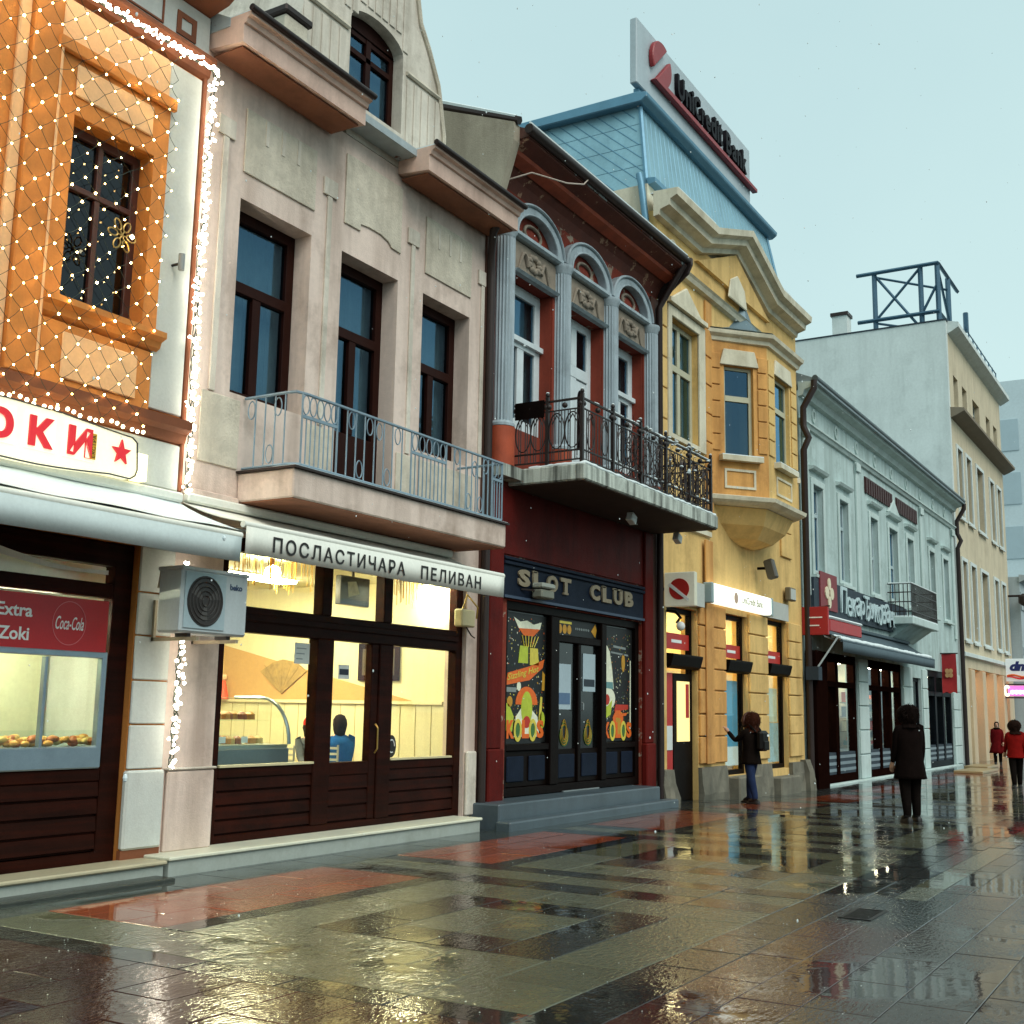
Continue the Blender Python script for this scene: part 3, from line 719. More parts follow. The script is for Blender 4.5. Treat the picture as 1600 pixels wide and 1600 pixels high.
# recessed windows and balcony door
for h, tr in ((H1, 6.25), (H2, 6.25), (H3, 6.25)):
    wo = window(b2, *h, .25, m_brwin, m_skyglass, .13, tr, ((h[0]+h[1])/2,), False, curtain='full', d=.09, bt=.12 if h is not H2 else .9, bar=.13)
    MB().box(h[0]+.001, h[1]-.001, .06, .249, h[2]-.02, h[2]+.012).build('sill', m_brwin if h is H2 else m_beige, wo)
for (x0, x1) in ((8.62, 9.2), (10.3, 10.75), (12.05, 12.5), (12.55, 13.9)):
    MB().box(x0, x1, -.02, -.001, 4.1, 4.86).build('render_panel', m_rough, b2, bevel=.006)
MB().prism([(0, 3.7), (-.05, 3.72), (-.05, 3.78), (0, 3.8)], 8.43, 9.22).build('string_course', m_pink, b2)
# curved gable with arched window
cx = 11.36
half = [(1.55, 8.9), (1.55, 9.6), (1.42, 10.15), (1.38, 10.3), (1.12, 10.74), (.92, 11.0), (.82, 11.4), (.8, 12.1)]
right = [(cx+d, z) for d, z in half]; left = [(cx-d, z) for d, z in half]
gx0, gx1 = 10.8, 11.93; gc = (gx0+gx1)/2
arc = [(gc+(gx1-gx0)/2*math.cos(t), 10.31+.24*math.sin(t)) for t in [math.pi*i/14 for i in range(15)]]
g = MB()
g.prism([(gx1, 8.9)] + right + [(gx1, 12.1)], 0, .3, 'y'); g.prism([(gx0, 8.9), (gx0, 12.1)] + list(reversed(left)), 0, .3, 'y')
for i in range(14):
    (xa, za), (xb, zb) = arc[i], arc[i+1]; g.prism([(xa, za), (xb, zb), (xb, 12.1), (xa, 12.1)], 0, .3, 'y')
g.prism([(gx0, 8.71), (gx1, 8.71), (gx1, 9.2), (gx0, 9.2)], 0, .3, 'y')
gb = g.build('gable', m_beige, b2)
MB().prism([(9.81, 8.9), (12.91, 8.9), (12.2, 12.1), (10.5, 12.1)], .3, 4.2, 'y').build('gable_body', m_beige, gb)
for x0 in [12.02+.17*k for k in range(5)] + [9.9+.17*k for k in range(5)]:
    MB().box(x0, x0+.13, -.016, -.001, 8.95, 10.05).build('vertical_strip', m_beige, gb, bevel=.008)
for k in range(9):
    x0 = 10.66+k*.155; zz = 10.62 if .14 < (x0-gx0)/1.1 < .9 else 10.4
    if 10.66 <= x0 <= 12.0: MB().box(x0, x0+.12, -.016, -.001, zz, 12.0).build('vertical_strip', m_beige, gb, bevel=.008)
MB().tube([(x_, -.02, z_) for x_, z_ in [(right[0][0], 8.95)] + right[1:]], .035, 6).build('coping', m_rough, gb, smooth=50)
MB().tube([(12.0, -.02, 10.12), (12.78, -.02, 10.12)], .03, 6).build('band', m_rough, gb)
MB().tube([(9.95, -.02, 10.12), (10.75, -.02, 10.12)], .03, 6).build('band', m_rough, gb)
gw_ = MB(); gw_.rframe(gx0+.01, gx1-.01, 9.2, 10.33, .09, .16, .24)
for i in range(14):
    (xa, za), (xb, zb) = arc[i], arc[i+1]; k1 = lambda x_, z_: (gc+(x_-gc)*.985, 10.31+(z_-10.31)*.95)
    gw_.prism([k1(xa, za), k1(xb, zb), (xb, 10.3), (xa, 10.3)], .16, .24, 'y')
gw_.box(gx0+.1, gx1-.1, .15, .24, 9.98, 10.05); gw_.box(gc-.05, gc+.05, .15, .24, 9.3, 10.3)
gwo = gw_.build('arched_window', m_brwin, gb)
for (xa, xb) in ((gx0+.1, gc-.05), (gc+.05, gx1-.1)):
    for (za, zb) in ((9.29, 9.98), (10.05, 10.25)): MB().box(xa, xb, .19, .196, za, zb).build('pane', m_skyglass, gwo)
MB().box(9.5, 9.9, -.1, .3, 8.91, 9.62).build('pedestal', m_rough, gb, bevel=.02); MB().box(9.46, 9.94, -.14, .34, 9.621, 9.72).build('pedestal_cap', m_gutter, gb, bevel=.02)
# balcony
bal = MB().box(9.23, 13.52, -.8, -.001, 3.75, 4.06).build('balcony', m_pink, b2, bevel=.015)
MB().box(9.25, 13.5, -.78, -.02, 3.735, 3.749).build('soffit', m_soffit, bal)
MB().box(9.2, 13.55, -.84, -.001, 4.061, 4.085).build('drip_edge', m_gutter, bal)
MB().box(9.22, 13.53, -.82, -.5, 4.086, 4.094).build('snow_edge', m_snow, bal)
bars = MB
ry = -.76; zt, zb = 4.9, 4.12
MB().tube([(9.27, -.02, zt), (9.27, ry+.15, zt), (9.3, ry+.04, zt+.004), (9.42, ry, zt)] + [(x_, ry, zt) for x_ in (10, 11, 12, 13)] + [(13.46, ry, zt), (13.48, ry+.03, zt), (13.48, -.02, zt)], .018, 6).build('top_rail', m_railg, bal, smooth=50)
MB().tube([(9.27, -.02, zb), (9.27, ry+.1, zb), (9.33, ry, zb), (13.45, ry, zb), (13.48, ry+.04, zb), (13.48, -.02, zb)], .016, 6).build('bottom_rail', m_railg, bal, smooth=50)
def vbar(x_, y_, z0, z1, r=.009): MB().tube([(x_, y_, z0), (x_, y_, z1)], r, 5).build('bar', m_railg, bal)
def loop(x_, z_, a, c_, y_=None, r=.008, yy=ry):
    if y_ is None: pts = [(x_+a*math.cos(t), yy, z_+c_*math.sin(t)) for t in [2*math.pi*i/16 for i in range(16)]]
    else: pts = [(x_, y_+a*math.cos(t), z_+c_*math.sin(t)) for t in [2*math.pi*i/16 for i in range(16)]]
    MB().tube(pts, r, 4, True).build('scroll', m_railg, bal, smooth=60)
def dense(x0, x1, n, rings):
    MB().box(x0, x1, ry-.012, ry+.012, 4.63, 4.665).build('panel_rail', m_railg, bal)
    vbar(x0, ry, zb, zt, .012); vbar(x1, ry, zb, zt, .012)
    for i in range(1, n): vbar(x0+(x1-x0)*i/n, ry, zb, 4.64)
    for i in range(rings): loop(x0+(x1-x0)*(i+.5)/rings, 4.78, .055 if rings > 3 else .05, .105)
dense(9.36, 9.95, 8, 5); dense(11.35, 12.1, 9, 5); dense(13.2, 13.46, 4, 2)
for x_ in (10.12, 10.28, 10.44, 10.62, 10.8, 10.97, 11.16, 12.28, 12.42, 12.56, 12.7, 12.84, 12.98, 13.1): vbar(x_, ry, zb, zt)
for x_, z_ in ((10.2, 4.78), (10.53, 4.78), (10.71, 4.76), (11.07, 4.78), (10.36, 4.25), (10.88, 4.25), (12.35, 4.78), (12.63, 4.25), (12.77, 4.7), (12.91, 4.25), (13.04, 4.78)): loop(x_, z_, .055, .1)
for k in range(1, 5): vbar(9.27, -.14*k-.04, zb, zt)
loop(9.27, 4.76, .05, .1, -.12); loop(9.27, 4.25, .05, .1, -.4); loop(9.27, 4.76, .05, .1, -.5)
for k in range(1, 5): vbar(13.48, -.14*k-.04, zb, zt)
# ground floor piers, step and drainpipe
MB().box(8.46, 9.09, -.06, -.001, .17, .955).build('plinth', m_pink, b2, bevel=.02); MB().box(8.44, 9.1, -.075, -.001, .956, .98).build('plinth_cap', m_beige, b2, bevel=.008)
MB().box(13.84, 14.08, -.06, -.001, .17, 1.03).build('plinth', m_beige, b2, bevel=.02)
MB().box(8.24, 13.7, -.37, .25, -.06, .142).build('step', m_kerb, b2, bevel=.006); MB().box(8.22, 13.72, -.4, .25, .143, .18).build('step_nosing', mat('pale_nosing', '#d6d6c0', .4, .08, 4), b2, bevel=.01)
MB().tube([(13.92, -.5, 8.9), (13.92, -.25, 8.5), (14.12, -.1, 8.25), (14.15, -.09, 7.9), (14.15, -.09, .2)], .06, 10).build('drainpipe', m_gutter, b2, smooth=60)
MB().box(14.1, 14.29, -.04, -.001, -.05, 8.6).build('dark_strip', mat('dark_brown_render', '#4a2d22', .8, .25, 2, .3, 40), b2)  # dark brown strip laid along the joint with the red building
# shop front
S = SHOP
sf = MB().rframe(S[0], S[1], S[2], S[3], .15, .06, .2, .1).build('shop_front', m_wood, b2, bevel=.01)
wb_ = lambda n, *a: MB().box(*a).build(n, m_wood, sf, bevel=.01)
wb_('transom', 9.25, 13.68, .05, .2, 2.38, 2.66); wb_('transom_moulding', 9.25, 13.68, .02, .049, 2.5, 2.58)
wb_('post', 10.75, 11.05, .05, .2, .26, 2.38); wb_('post', 11.95, 12.23, .05, .2, .26, 2.38)
wb_('post', 10.8, 10.98, .05, .2, 2.66, 3.25); wb_('post', 12.0, 12.18, .05, .2, 2.66, 3.25); wb_('door_stile', 11.81, 11.949, .07, .18, .26, 2.379)
for (xa, xb) in ((9.25, 10.75), (12.23, 13.68)):
    wb_('rail', xa, xb, .06, .2, .84, .95); slats(sf, xa, xb, .26, .84, .1, m_wood, 4, .03)
wb_('door_rail', 11.05, 11.81, .07, .19, .8, .95); slats(sf, 11.05, 11.81, .26, .8, .1, m_wood, 3, .025, 'door_panel')
for (xa, xb, za, zb2) in ((9.25, 10.75, .95, 2.38), (11.05, 11.81, .95, 2.38), (12.23, 13.68, .95, 2.38), (9.25, 10.8, 2.66, 3.25), (10.98, 12.0, 2.66, 3.25), (12.18, 13.68, 2.66, 3.25)):
    MB().box(xa, xb, .13, .137, za, zb2).build('pane', m_clear, sf)
MB().box(9.25, 10.75, .04, .12, .951, .975).build('sill', mat('pale_sill', '#c9bf98', .5, .1), sf); MB().box(12.23, 13.6, .04, .12, .951, .975).build('sill', MATS['pale_sill'], sf)
MB().tube([(11.88, .04, 1.05), (11.88, .0, 1.1), (11.88, .0, 1.35), (11.88, .04, 1.4)], .012, 6).build('door_handle', mat('brass', '#a7874a', .3, .1, metal=.9), sf)
# interior of the shop
m_wallY = mat('yellow_wallpaper', '#e3dab0', .85, .05, 4, streak=.12, dirt='#b7a367', sstretch=(4, 6, .3))
rm = MB()
rm.box(13.9, 13.98, .36, 5.5, .16, 3.4); rm.box(8.65, 13.9, 5.5, 5.58, .16, 3.4); rm.box(8.64, 8.7, .36, 5.5, .16, 3.4)
room = rm.build('shop_room', m_wallY, b2)
MB().box(8.7, 13.9, .36, 5.5, 3.4, 3.45).build('ceiling', mat('shop_ceiling', '#d6cfae', .9, .03), room); MB().box(8.7, 13.9, .26, 5.5, .1, .16).build('floor', mat('shop_floor', '#6b5540', .4, .2, 4), room)
MB().prism([(.94, 1.7), (5.45, 1.7), (5.45, 2.72)], 13.885, 13.899).build('orange_wall_band', mat('orange_paint', '#c79c5c', .8, .06), room)
MB().box(13.86, 13.899, .4, 5.49, 1.65, 1.695).build('dado_rail', mat('cream_wood', '#e6d9ad', .5, .04), room)
for k in range(18): MB().box(13.893, 13.899, .6+k*.27, .605+k*.27, .2, 1.64).build('board_joint', mat('joint_ochre', '#a9975f', .8, .05), room)
wf = thing('wall_fan', 'brown fan shaped ornament on the pastry shop wall', 'ornament', (13.87, 3.36, 1.8))
MB().prism([(3.36, 1.78), (3.8, 2.12), (3.55, 2.26), (3.36, 2.3), (3.1, 2.26), (2.88, 2.12)], 13.86, 13.884).build('leaf', mat('straw', '#a08249', .8, .3, 10), wf)
for k in range(5): MB().tube([(13.855, 3.36, 1.8), (13.855, 3.0+k*.18, 2.22)], .004, 4).build('rib', MATS['straw'], wf)
pc = thing('picture', 'dark framed picture on the pastry shop wall', 'picture', (13.88, 1.5, 2.0))
MB().box(13.86, 13.884, 1.16, 1.9, 1.98, 2.52).build('frame', m_wood, pc); MB().box(13.854, 13.859, 1.24, 1.82, 2.06, 2.44).build('canvas', mat('dim_canvas', '#4a3a20', .6, .4, 8), pc)
cn = thing('orange_cone', 'small orange cone ornament on the rail in the pastry shop', 'ornament', (13.8, 4.5, 1.69))
MB().lathe((13.8, 4.5, 1.69), [(.09, 0), (.085, .05), (.03, .27), (.015, .3)], 10).build('cone', mat('cone_orange', '#d8501a', .6, .05), cn, smooth=40); MB().ball((13.8, 4.5, 2.03), .055, 8, 5).build('knob', m_cream, cn, smooth=60)
for X, Y, lab in ((10.9, .95, 'bright ceiling lamp with gold fringe behind the left top light'), (13.55, .5, 'bright ceiling lamp with gold fringe behind the right top light')):
    l = thing('ceiling_lamp', lab, 'lamp', (X, Y, 3.4), 'ceiling lamps of the pastry shop')
    MB().tube([(X, Y, 3.39), (X, Y, 3.3)], .012, 6).build('stem', m_wood, l)
    MB().ball((X, Y, 3.2), .1, 12, 8).build('globe', emis('pastry_lamp', '#fff3c4', 170), l, smooth=80)
    fr = MB(); rs = random.Random(int(X*10))
    for k in range(46):
        a = rs.random()*6.28; d = rs.uniform(.3, .62); xx, yy = X+d*math.cos(a)*1.25, Y+d*math.sin(a)*.5
        if yy < .3: yy = .3+rs.random()*.1
        if xx > 13.85: continue
        fr.tube([(xx, yy, 3.39), (xx, yy, 3.39-rs.uniform(.2, .42))], .006, 4)
    fr.build('fringe', mat('gold_fringe', '#c79a38', .4, .2, metal=.4), l, kind='stuff')
lt2 = thing('ceiling_lamp', 'long ceiling light deep inside the pastry shop', 'lamp', (11.3, 3, 3.38))
MB().box(9.6, 13.0, 2.4, 2.7, 3.34, 3.38).build('tube', emis('pastry_tube', '#fff3c8', 70), lt2); MB().box(9.55, 13.05, 2.35, 2.75, 3.381, 3.399).build('fitting', m_white, lt2)
tv = thing('television', 'small dark television hung behind the middle top light', 'television', (12.1, .7, 2.9))
MB().box(11.9, 12.5, .68, .78, 2.9, 3.28).build('screen', mat('tv_black', '#15120f', .2, .1), tv, bevel=.01); MB().tube([(12.2, .73, 3.28), (12.2, .73, 3.4)], .02, 6).build('bracket', iron, tv); MB().face((12.05, .674, 3.0), (12.28, .674, 3.06), (12.2, .674, 3.22), (12.02, .674, 3.2)).build('picture_glow', mat('tv_image', '#8a8a72', .3, .5, 9), tv, fix=False)
# curved cake counter
dc = thing('cake_counter', 'curved glass cake counter with grey base inside the pastry shop', 'display case', (10.2, .8, .16))
mgrey = mat('counter_grey', '#69757a', .35, .1, 4, metal=.3)
MB().box(9.15, 10.75, .42, 1.35, .161, 1.12).build('base', mgrey, dc, bevel=.01); MB().box(9.2, 10.74, .44, 1.33, 1.121, 1.16).build('tray', mat('tray_steel', '#9aa39a', .3, .1, metal=.5), dc)
arcp = [(.42+.45*(1-math.cos(t)), 1.16+.53*math.sin(t)) for t in [math.pi/2*i/8 for i in range(9)]] + [(1.3, 1.69)]
cg = MB()
for (ya, za), (yb, zb2) in zip(arcp, arcp[1:]): cg.face((9.2, ya, za), (10.74, ya, za), (10.74, yb, zb2), (9.2, yb, zb2))
cg.build('curved_glass', m_clear, dc, fix=False)
for X in (9.2, 10.74): MB().tube([(X, y_, z_) for y_, z_ in arcp], .022, 6).build('end_arch', mal, dc, smooth=60)
MB().box(9.2, 10.74, .75, 1.3, 1.42, 1.435).build('shelf', m_clear, dc); rs = random.Random(9)
for k in range(44):
    X, Y = 9.35+rs.random()*1.3, rs.uniform(.6, 1.2); zz = 1.16 if k % 2 else 1.436
    MB().lathe((X, max(Y, .82) if zz > 1.1 else Y, zz), [(.06, 0), (.06, .06), (.02, .09)], 8).build('cake', pm[k % 3], dc, smooth=40)
for X in (9.5, 9.75, 10.1): MB().box(X, X+.1, .56, .565, 1.18, 1.25).build('price_card', mwht, dc)
# seats with slatted backs and two guests
m_ch = mat('chair_grey', '#a9aca6', .5, .1, metal=.4)
for X, Y, lab in ((12.05, 1.5, 'slatted chair behind the left post of the pastry shop door'), (12.75, 1.35, 'slatted chair in front of the guest in blue')):
    ch = thing('chair', lab, 'chair', (X, Y, .16), 'chairs in the pastry shop')
    MB().box(X-.2, X+.2, Y-.2, Y+.2, .6, .63).build('seat', m_ch, ch)
    for dx in (-.18, .18):
        for dy in (-.18, .18): MB().tube([(X+dx, Y+dy, .161), (X+dx, Y+dy, .6 if dx > 0 else 1.1)], .014, 6).build('leg', m_ch, ch)
    for k in range(5): MB().box(X-.195, X-.165, Y-.18, Y+.18, .74+k*.075, .77+k*.075).build('slat', m_ch, ch)
# notices on the glass
pn = mat('paper_white', '#d5dcd8', .7, .03)
nt_ = thing('paper_notice', 'white paper notice taped high on the left pastry shop window', 'notice', (10.53, .12, 2.1))
MB().box(10.42, 10.68, .118, .122, 2.08, 2.32).build('sheet', pn, nt_)
for k in range(3): MB().box(10.45, 10.62-.03*k, .115, .1175, 2.25-k*.06, 2.262-k*.06).build('printed_line', mat('print_grey', '#8f9a9c', .7, .02), nt_)
nt_ = thing('paper_notice', 'small printed sticker in the middle of the pastry shop door', 'notice', (11.33, .12, 1.95))
MB().box(11.22, 11.43, .118, .122, 1.93, 2.1).build('sheet', pn, nt_); MB().box(11.24, 11.41, .115, .1175, 1.98, 2.05).build('printed_band', mat('print_navy', '#28323c', .6, .05), nt_)
nt_ = thing('round_sticker', 'round black and white sticker low on right pastry shop window', 'sticker', (12.33, .12, 1.0))
MB().prism([(12.33+.1*math.cos(k*.3927), 1.12+.14*math.sin(k*.3927)) for k in range(16)], .116, .121, 'y').build('disc', mat('print_black', '#17130f', .5, .02), nt_)
MB().tube([(12.33+.06*math.cos(k*.3927), .113, 1.12+.08*math.sin(k*.3927)) for k in range(14)], .008, 4).build('swirl', mwht, nt_)
aw2 = awning('awning', 'cream awning lettered for a pastry shop under grey balcony railing', 8.44, 13.28, -.9, 3.36, 3.05, 3.62, m_canvas, m_canvas)
mbk = mat('letter_black', '#1d1a18', .6, .03)
text('lettering', 'ПОСЛАСТИЧАРА', mbk, aw2, (8.82, -.94, 3.105), .16, 2.24, .003, bold=.012, spacing=1.25); text('lettering', 'ПЕЛИВАН', mbk, aw2, (11.38, -.94, 3.105), .16, 1.32, .003, bold=.012, spacing=1.25)
jb = thing('junction_box', 'cream electrical junction box beside the pastry shop window', 'junction box', (13.7, -.1, 2.7))
MB().box(13.5, 13.84, -.14, -.002, 2.71, 2.95).build('box', mat('box_cream', '#b9ae86', .6, .08), jb, bevel=.02); MB().tube([(13.6, -.08, 2.95), (13.65, -.12, 3.15), (13.95, -.1, 3.0), (14.0, -.05, 2.85)], .012, 6).build('cable', mat('cable_ochre', '#a88a3e', .6, .1), jb, smooth=60)
MB().tube([(13.7, -.08, 2.71), (13.8, -.1, 2.6), (13.98, -.04, 2.58)], .01, 6).build('cable', m_gutter, jb, smooth=60)
# ------------------------------------------------------------------ red building with arched windows and slot club
m_red = mat('red_render', '#82311d', .85, .2, 1.4, .4, 45, streak=.35, dirt='#3d150c')
m_peel = mat('peeling_red_render', '#7c2a16', .9, .2, 1.5, .6, 30, patch='#a1917f', pscale=3.2, pth=.575, streak=.3, dirt='#2c140d')
m_grst = mat('grey_blue_stone', '#a4b3ba', .75, .12, 2.5, .35, 45, streak=.35, dirt='#4c5358', sstretch=(6, 6, .3))
m_relief = mat('weathered_relief', '#857a6c', .9, .3, 5, .6, 40)
m_conc = mat('weathered_concrete', '#c2cac0', .85, .16, 2, .5, 45, streak=.95, dirt='#2b2c26', sstretch=(4.5, 4.5, .3))
m_dunder = mat('dark_brown_soffit', '#3a2b22', .9, .2, 2)  # plain dark brown for the underside of the balcony slab
m_rust = mat('dark_wrought_iron', '#1f1411', .5, .3, 8, .3, 60)
m_mar = mat('maroon_paint', '#5d1712', .6, .2, 1.5, .4, 40, spec=.1, streak=.45, dirt='#240a08')
m_navy = mat('navy_wood', '#1a2230', .5, .2, 4, .3, 40, spec=.05)
m_black = mat('black_brown_wood', '#120b09', .4, .25, 4, .25, 40, spec=.04)
m_whf = mat('white_window_paint', '#cfdadd', .5, .1, 4, .2, 50, streak=.2, dirt='#6c767b')
b3 = thing('red_building', 'weathered red building with grey arches, iron balcony and slot club', 'building', (17.3, 4, 0))
OP = [(14.88, 16.13), (16.65, 17.95), (18.42, 19.66)]; CC = [14.56, 16.36, 18.14, 19.86]; AC_ = [15.46, 17.25, 19.0]
MB().wall(14.3, 20.34, -.4, 9.75, [(a, c_, 5.14, 8.25) for a, c_ in OP] + [(14.9, 19.62, .2, 3.2)], 0, .35).build('wall', m_peel, b3)
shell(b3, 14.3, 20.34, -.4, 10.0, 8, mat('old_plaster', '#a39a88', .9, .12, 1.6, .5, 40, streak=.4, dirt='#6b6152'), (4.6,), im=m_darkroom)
# side wall rising over the pink roof, and the roof itself
MB().prism([(-.02, 8.6), (-.45, 10.0), (-.45, 10.28), (.9, 10.82), (4.2, 12.1), (8.2, 10.4), (8.2, 8.6)], 14.12, 14.29).build('fire_wall', MATS['old_plaster'], b3)
ro = MB().prism([(-.62, 10.2), (4.2, 12.2), (8.3, 10.3), (8.3, 10.15), (-.62, 10.08)], 14.29, 20.4).build('roof', mat('old_roof_tiles', '#5a3a30', .8, .3, 3, .5, 18, patch='#aeb9bb', pscale=2, pth=.55), b3)
MB().tube([(14.2, -.5, 10.32), (14.2, .9, 10.9), (14.2, 4.2, 12.18)], .07, 6).build('verge', m_gutter, ro); MB().tube([(14.17, -.45, 10.38), (14.17, .9, 10.97), (14.17, 4.2, 12.25)], .035, 5).build('verge_snow', m_snow, ro)
ev = MB().prism([(0, 9.55), (-.08, 9.72), (-.24, 9.9), (-.6, 10.05), (-.6, 10.14), (0, 10.14)], 14.31, 20.34).build('eave', mat('eave_brown', '#5c2a1c', .8, .3, 2.5, .3, 40, patch='#a07a60', pscale=3.6, pth=.6), b3)
MB().prism([(-.2, 9.82), (-.36, 9.9), (-.38, 9.96), (-.26, 9.96)], 14.31, 20.33).build('eave_moulding', mat('orange_red_paint', '#a4482a', .75, .25, 2.4, .3, 40, streak=.4, dirt='#4a2015'), ev)
MB().tube([(14.2, -.66, 10.16), (20.3, -.66, 10.2)], .075, 10).build('gutter', m_gutter, ev, smooth=60); MB().tube([(14.2, -.68, 10.245), (20.25, -.68, 10.285)], .02, 5).build('gutter_snow', m_snow, ev)
MB().prism([(-.02, 9.45), (-.1, 9.5), (-.66, 9.95), (-.74, 10.12), (-.74, 10.27), (0, 10.27)], 20.342, 20.42).build('eave_end', m_gutter, ev, bevel=.02)
MB().tube([(14.3, .25, 9.45), (14.5, -.55, 9.6), (15.3, -.72, 9.72), (15.9, -.7, 9.95), (16.1, -.68, 10.12)], .012, 5).build('loose_cable', mat('pale_cable', '#b9aa9d', .6, .05), b3, smooth=60)
# fluted columns on orange bases
for X in CC:
    q_ = MB(); n = 20; prof = [(X+(.165 if i % 2 else .145)*math.cos(2*math.pi*i/40), -.06+(.165 if i % 2 else .145)*math.sin(2*math.pi*i/40)) for i in range(40)]
    q_.prism(prof, 5.8, 8.66, 'z'); co = q_.build('column', m_grst, b3)
    MB().lathe((X, -.06, 8.66), [(.15, 0), (.17, .03), (.17, .06), (.2, .1), (.2, .16)], 16).build('capital', m_grst, co, smooth=40)
    MB().lathe((X, -.06, 5.72), [(.2, 0), (.2, .04), (.165, .08)], 16).build('base_ring', m_grst, co, smooth=40)
    MB().lathe((X, -.06, 5.131), [(.2, 0), (.2, .58)], 20).build('pedestal', MATS['orange_red_paint'], co, smooth=40)
for k, X in enumerate(AC_):
    N_ = 20; ou = [(X+.87*math.cos(math.pi*i/N_), 8.88+.6*math.sin(math.pi*i/N_)) for i in range(N_+1)]; inn = [(X+.62*math.cos(math.pi*i/N_), 8.88+.42*math.sin(math.pi*i/N_)) for i in range(N_+1)]
    a_ = MB()
    for i in range(N_): a_.prism([ou[i], ou[i+1], inn[i+1], inn[i]], -.13, -.001, 'y')
    ao = a_.build('arch', m_grst, b3, smooth=30)
    MB().tube([(x_, -.14, z_) for x_, z_ in [(X+.85*math.cos(math.pi*i/N_), 8.88+.585*math.sin(math.pi*i/N_)) for i in range(N_+1)]], .03, 6).build('arch_moulding', m_grst, ao, smooth=60)
    MB().tube([(x_, -.13, z_) for x_, z_ in [(X+.64*math.cos(math.pi*i/N_), 8.88+.435*math.sin(math.pi*i/N_)) for i in range(N_+1)]], .022, 6).build('arch_moulding', m_grst, ao, smooth=60)
    MB().prism([(0, 8.8), (-.12, 8.8), (-.16, 8.83), (-.16, 8.88), (0, 8.88)], CC[k]+.1, CC[k+1]-.1).build('impost_band', m_grst, ao)
    MB().tube([(X+.26*math.cos(2*math.pi*i/16), -.02, 9.05+.13*math.sin(2*math.pi*i/16)) for i in range(16)], .03, 6, True).build('wreath', m_relief, ao, smooth=60)
    # carved panel below the arch
    rp = MB().box(CC[k]+.17, CC[k+1]-.17, -.05, -.001, 8.31, 8.79).build('relief_panel', m_relief, b3, bevel=.01)
    for j in range(9):
        a = j*2*math.pi/9; cx_, cz_ = X+.16*math.cos(a), 8.55+.11*math.sin(a)
        MB().ball((cx_, -.06, cz_), .07, 7, 4, 1+.5*abs(math.cos(a)), .6, .8).build('petal', m_relief, rp, smooth=60)
    for sx in (-1, 1):
        MB().tube([(X+sx*(.2+.3*t), -.06, 8.45+.18*math.sin(t*4)) for t in [i/8 for i in range(9)]], [.05*(1-.6*i/8) for i in range(9)], 6).build('scroll', m_relief, rp, smooth=60)
    MB().prism([(0, 8.25), (-.1, 8.25), (-.14, 8.29), (0, 8.3)], OP[k][0]-.05, OP[k][1]+.05).build('lintel', m_grst, b3)
    a, c_ = OP[k]
    for (xa, xb) in ((a-.09, a), (c_, c_+.08)): MB().box(xa, xb, -.03, -.001, 5.14, 8.24).build('jamb', m_red, b3)
    MB().box(c_-.012, c_-.001, .001, .249, 5.15, 8.24).build('reveal', m_red, b3)
    xm = (a+c_)/2
    if k != 1:
        wo = window(b3, a+.01, c_-.01, 5.9, 8.24, .2, m_whf, m_skyglass, .17, 7.32, (xm,), False, curtain='full', bar=.2)
        MB().box(a+.01, c_-.01, .17, .33, 5.15, 5.899).build('apron', m_red, wo)
        MB().box(a+.01, c_-.01, .13, .187, 7.3, 7.38).build('transom_ledge', m_whf, wo)
    else:
        wo = window(b3, a+.01, c_-.01, 5.15, 8.24, .2, m_whf, m_skyglass, .15, 7.32, (xm,), True, bar=.2, name='balcony_door')
        for (xa, xb) in ((a+.162, xm-.102), (xm+.102, c_-.162)):
            MB().box(xa, xb, .21, .24, 5.31, 6.0).build('door_panel', m_whf, wo, bevel=.02)
            NN = 10; cxx = (xa+xb)/2; aa = [(cxx+.13*math.cos(math.pi*i/NN), 6.9+.16*math.sin(math.pi*i/NN)) for i in range(NN+1)]
            oo = [(xa, 6.01), (xb, 6.01), (xb, 7.28), (xa, 7.28)]
            lf = MB().box(xa, cxx-.13, .212, .232, 6.01, 7.2).box(cxx+.13, xb, .212, .232, 6.01, 7.2)
            for i in range(NN): lf.prism([aa[i], aa[i+1], (aa[i+1][0], 7.2), (aa[i][0], 7.2)], .212, .232, 'y')
            lf.build('door_leaf', m_whf, wo)
# balcony
bal = MB().box(14.85, 20.12, -1.3, -.001, 4.89, 5.13).build('balcony', m_conc, b3, bevel=.02)
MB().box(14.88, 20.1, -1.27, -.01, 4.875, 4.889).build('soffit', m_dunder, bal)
MB().box(14.3, 14.84, -.25, -.001, 4.95, 5.128).build('corbel_band', m_conc, bal)
sn_ = MB(); rs = random.Random(4)
sn_.tube([(14.9, -.35-.06*k, 5.135+.012*rs.random()) for k in range(15)] + [(14.92+.1*k, -1.27, 5.135+.015*rs.random()) for k in range(52)], [.02+.018*rs.random() for k in range(67)], 6)
sn_.build('snow_edge', m_snow, bal, smooth=70)
ry = -1.2; xl, xr = 14.95, 20.02; z0, z1, z2, z3 = 5.22, 5.36, 5.98, 6.13
def rbar(p, q, r=.014): return MB().tube([p, q], r, 5)
for z_, r_ in ((z3, .022), (z2, .014), (z1, .016), (z0, .014)):
    MB().tube([(xl, -.05, z_), (xl, ry, z_), (xr, ry, z_), (xr, -.05, z_)], r_, 5).build('rail', m_rust, bal)
def post(x_, y_):
    q_ = MB().box(x_-.025, x_+.025, y_-.025, y_+.025, 5.131, 6.2).build('post', m_rust, bal); MB().ball((x_, y_, 6.23), .035, 8, 5).build('finial', m_rust, q_, smooth=60); MB().ball((x_, y_, 6.265), .028, 6, 4, sz=.6).build('snow_cap', m_snow, q_, smooth=60)
for x_ in (xl, xl+1.02, xl+2.03, xl+3.04, xl+4.06, xr): post(x_, ry)
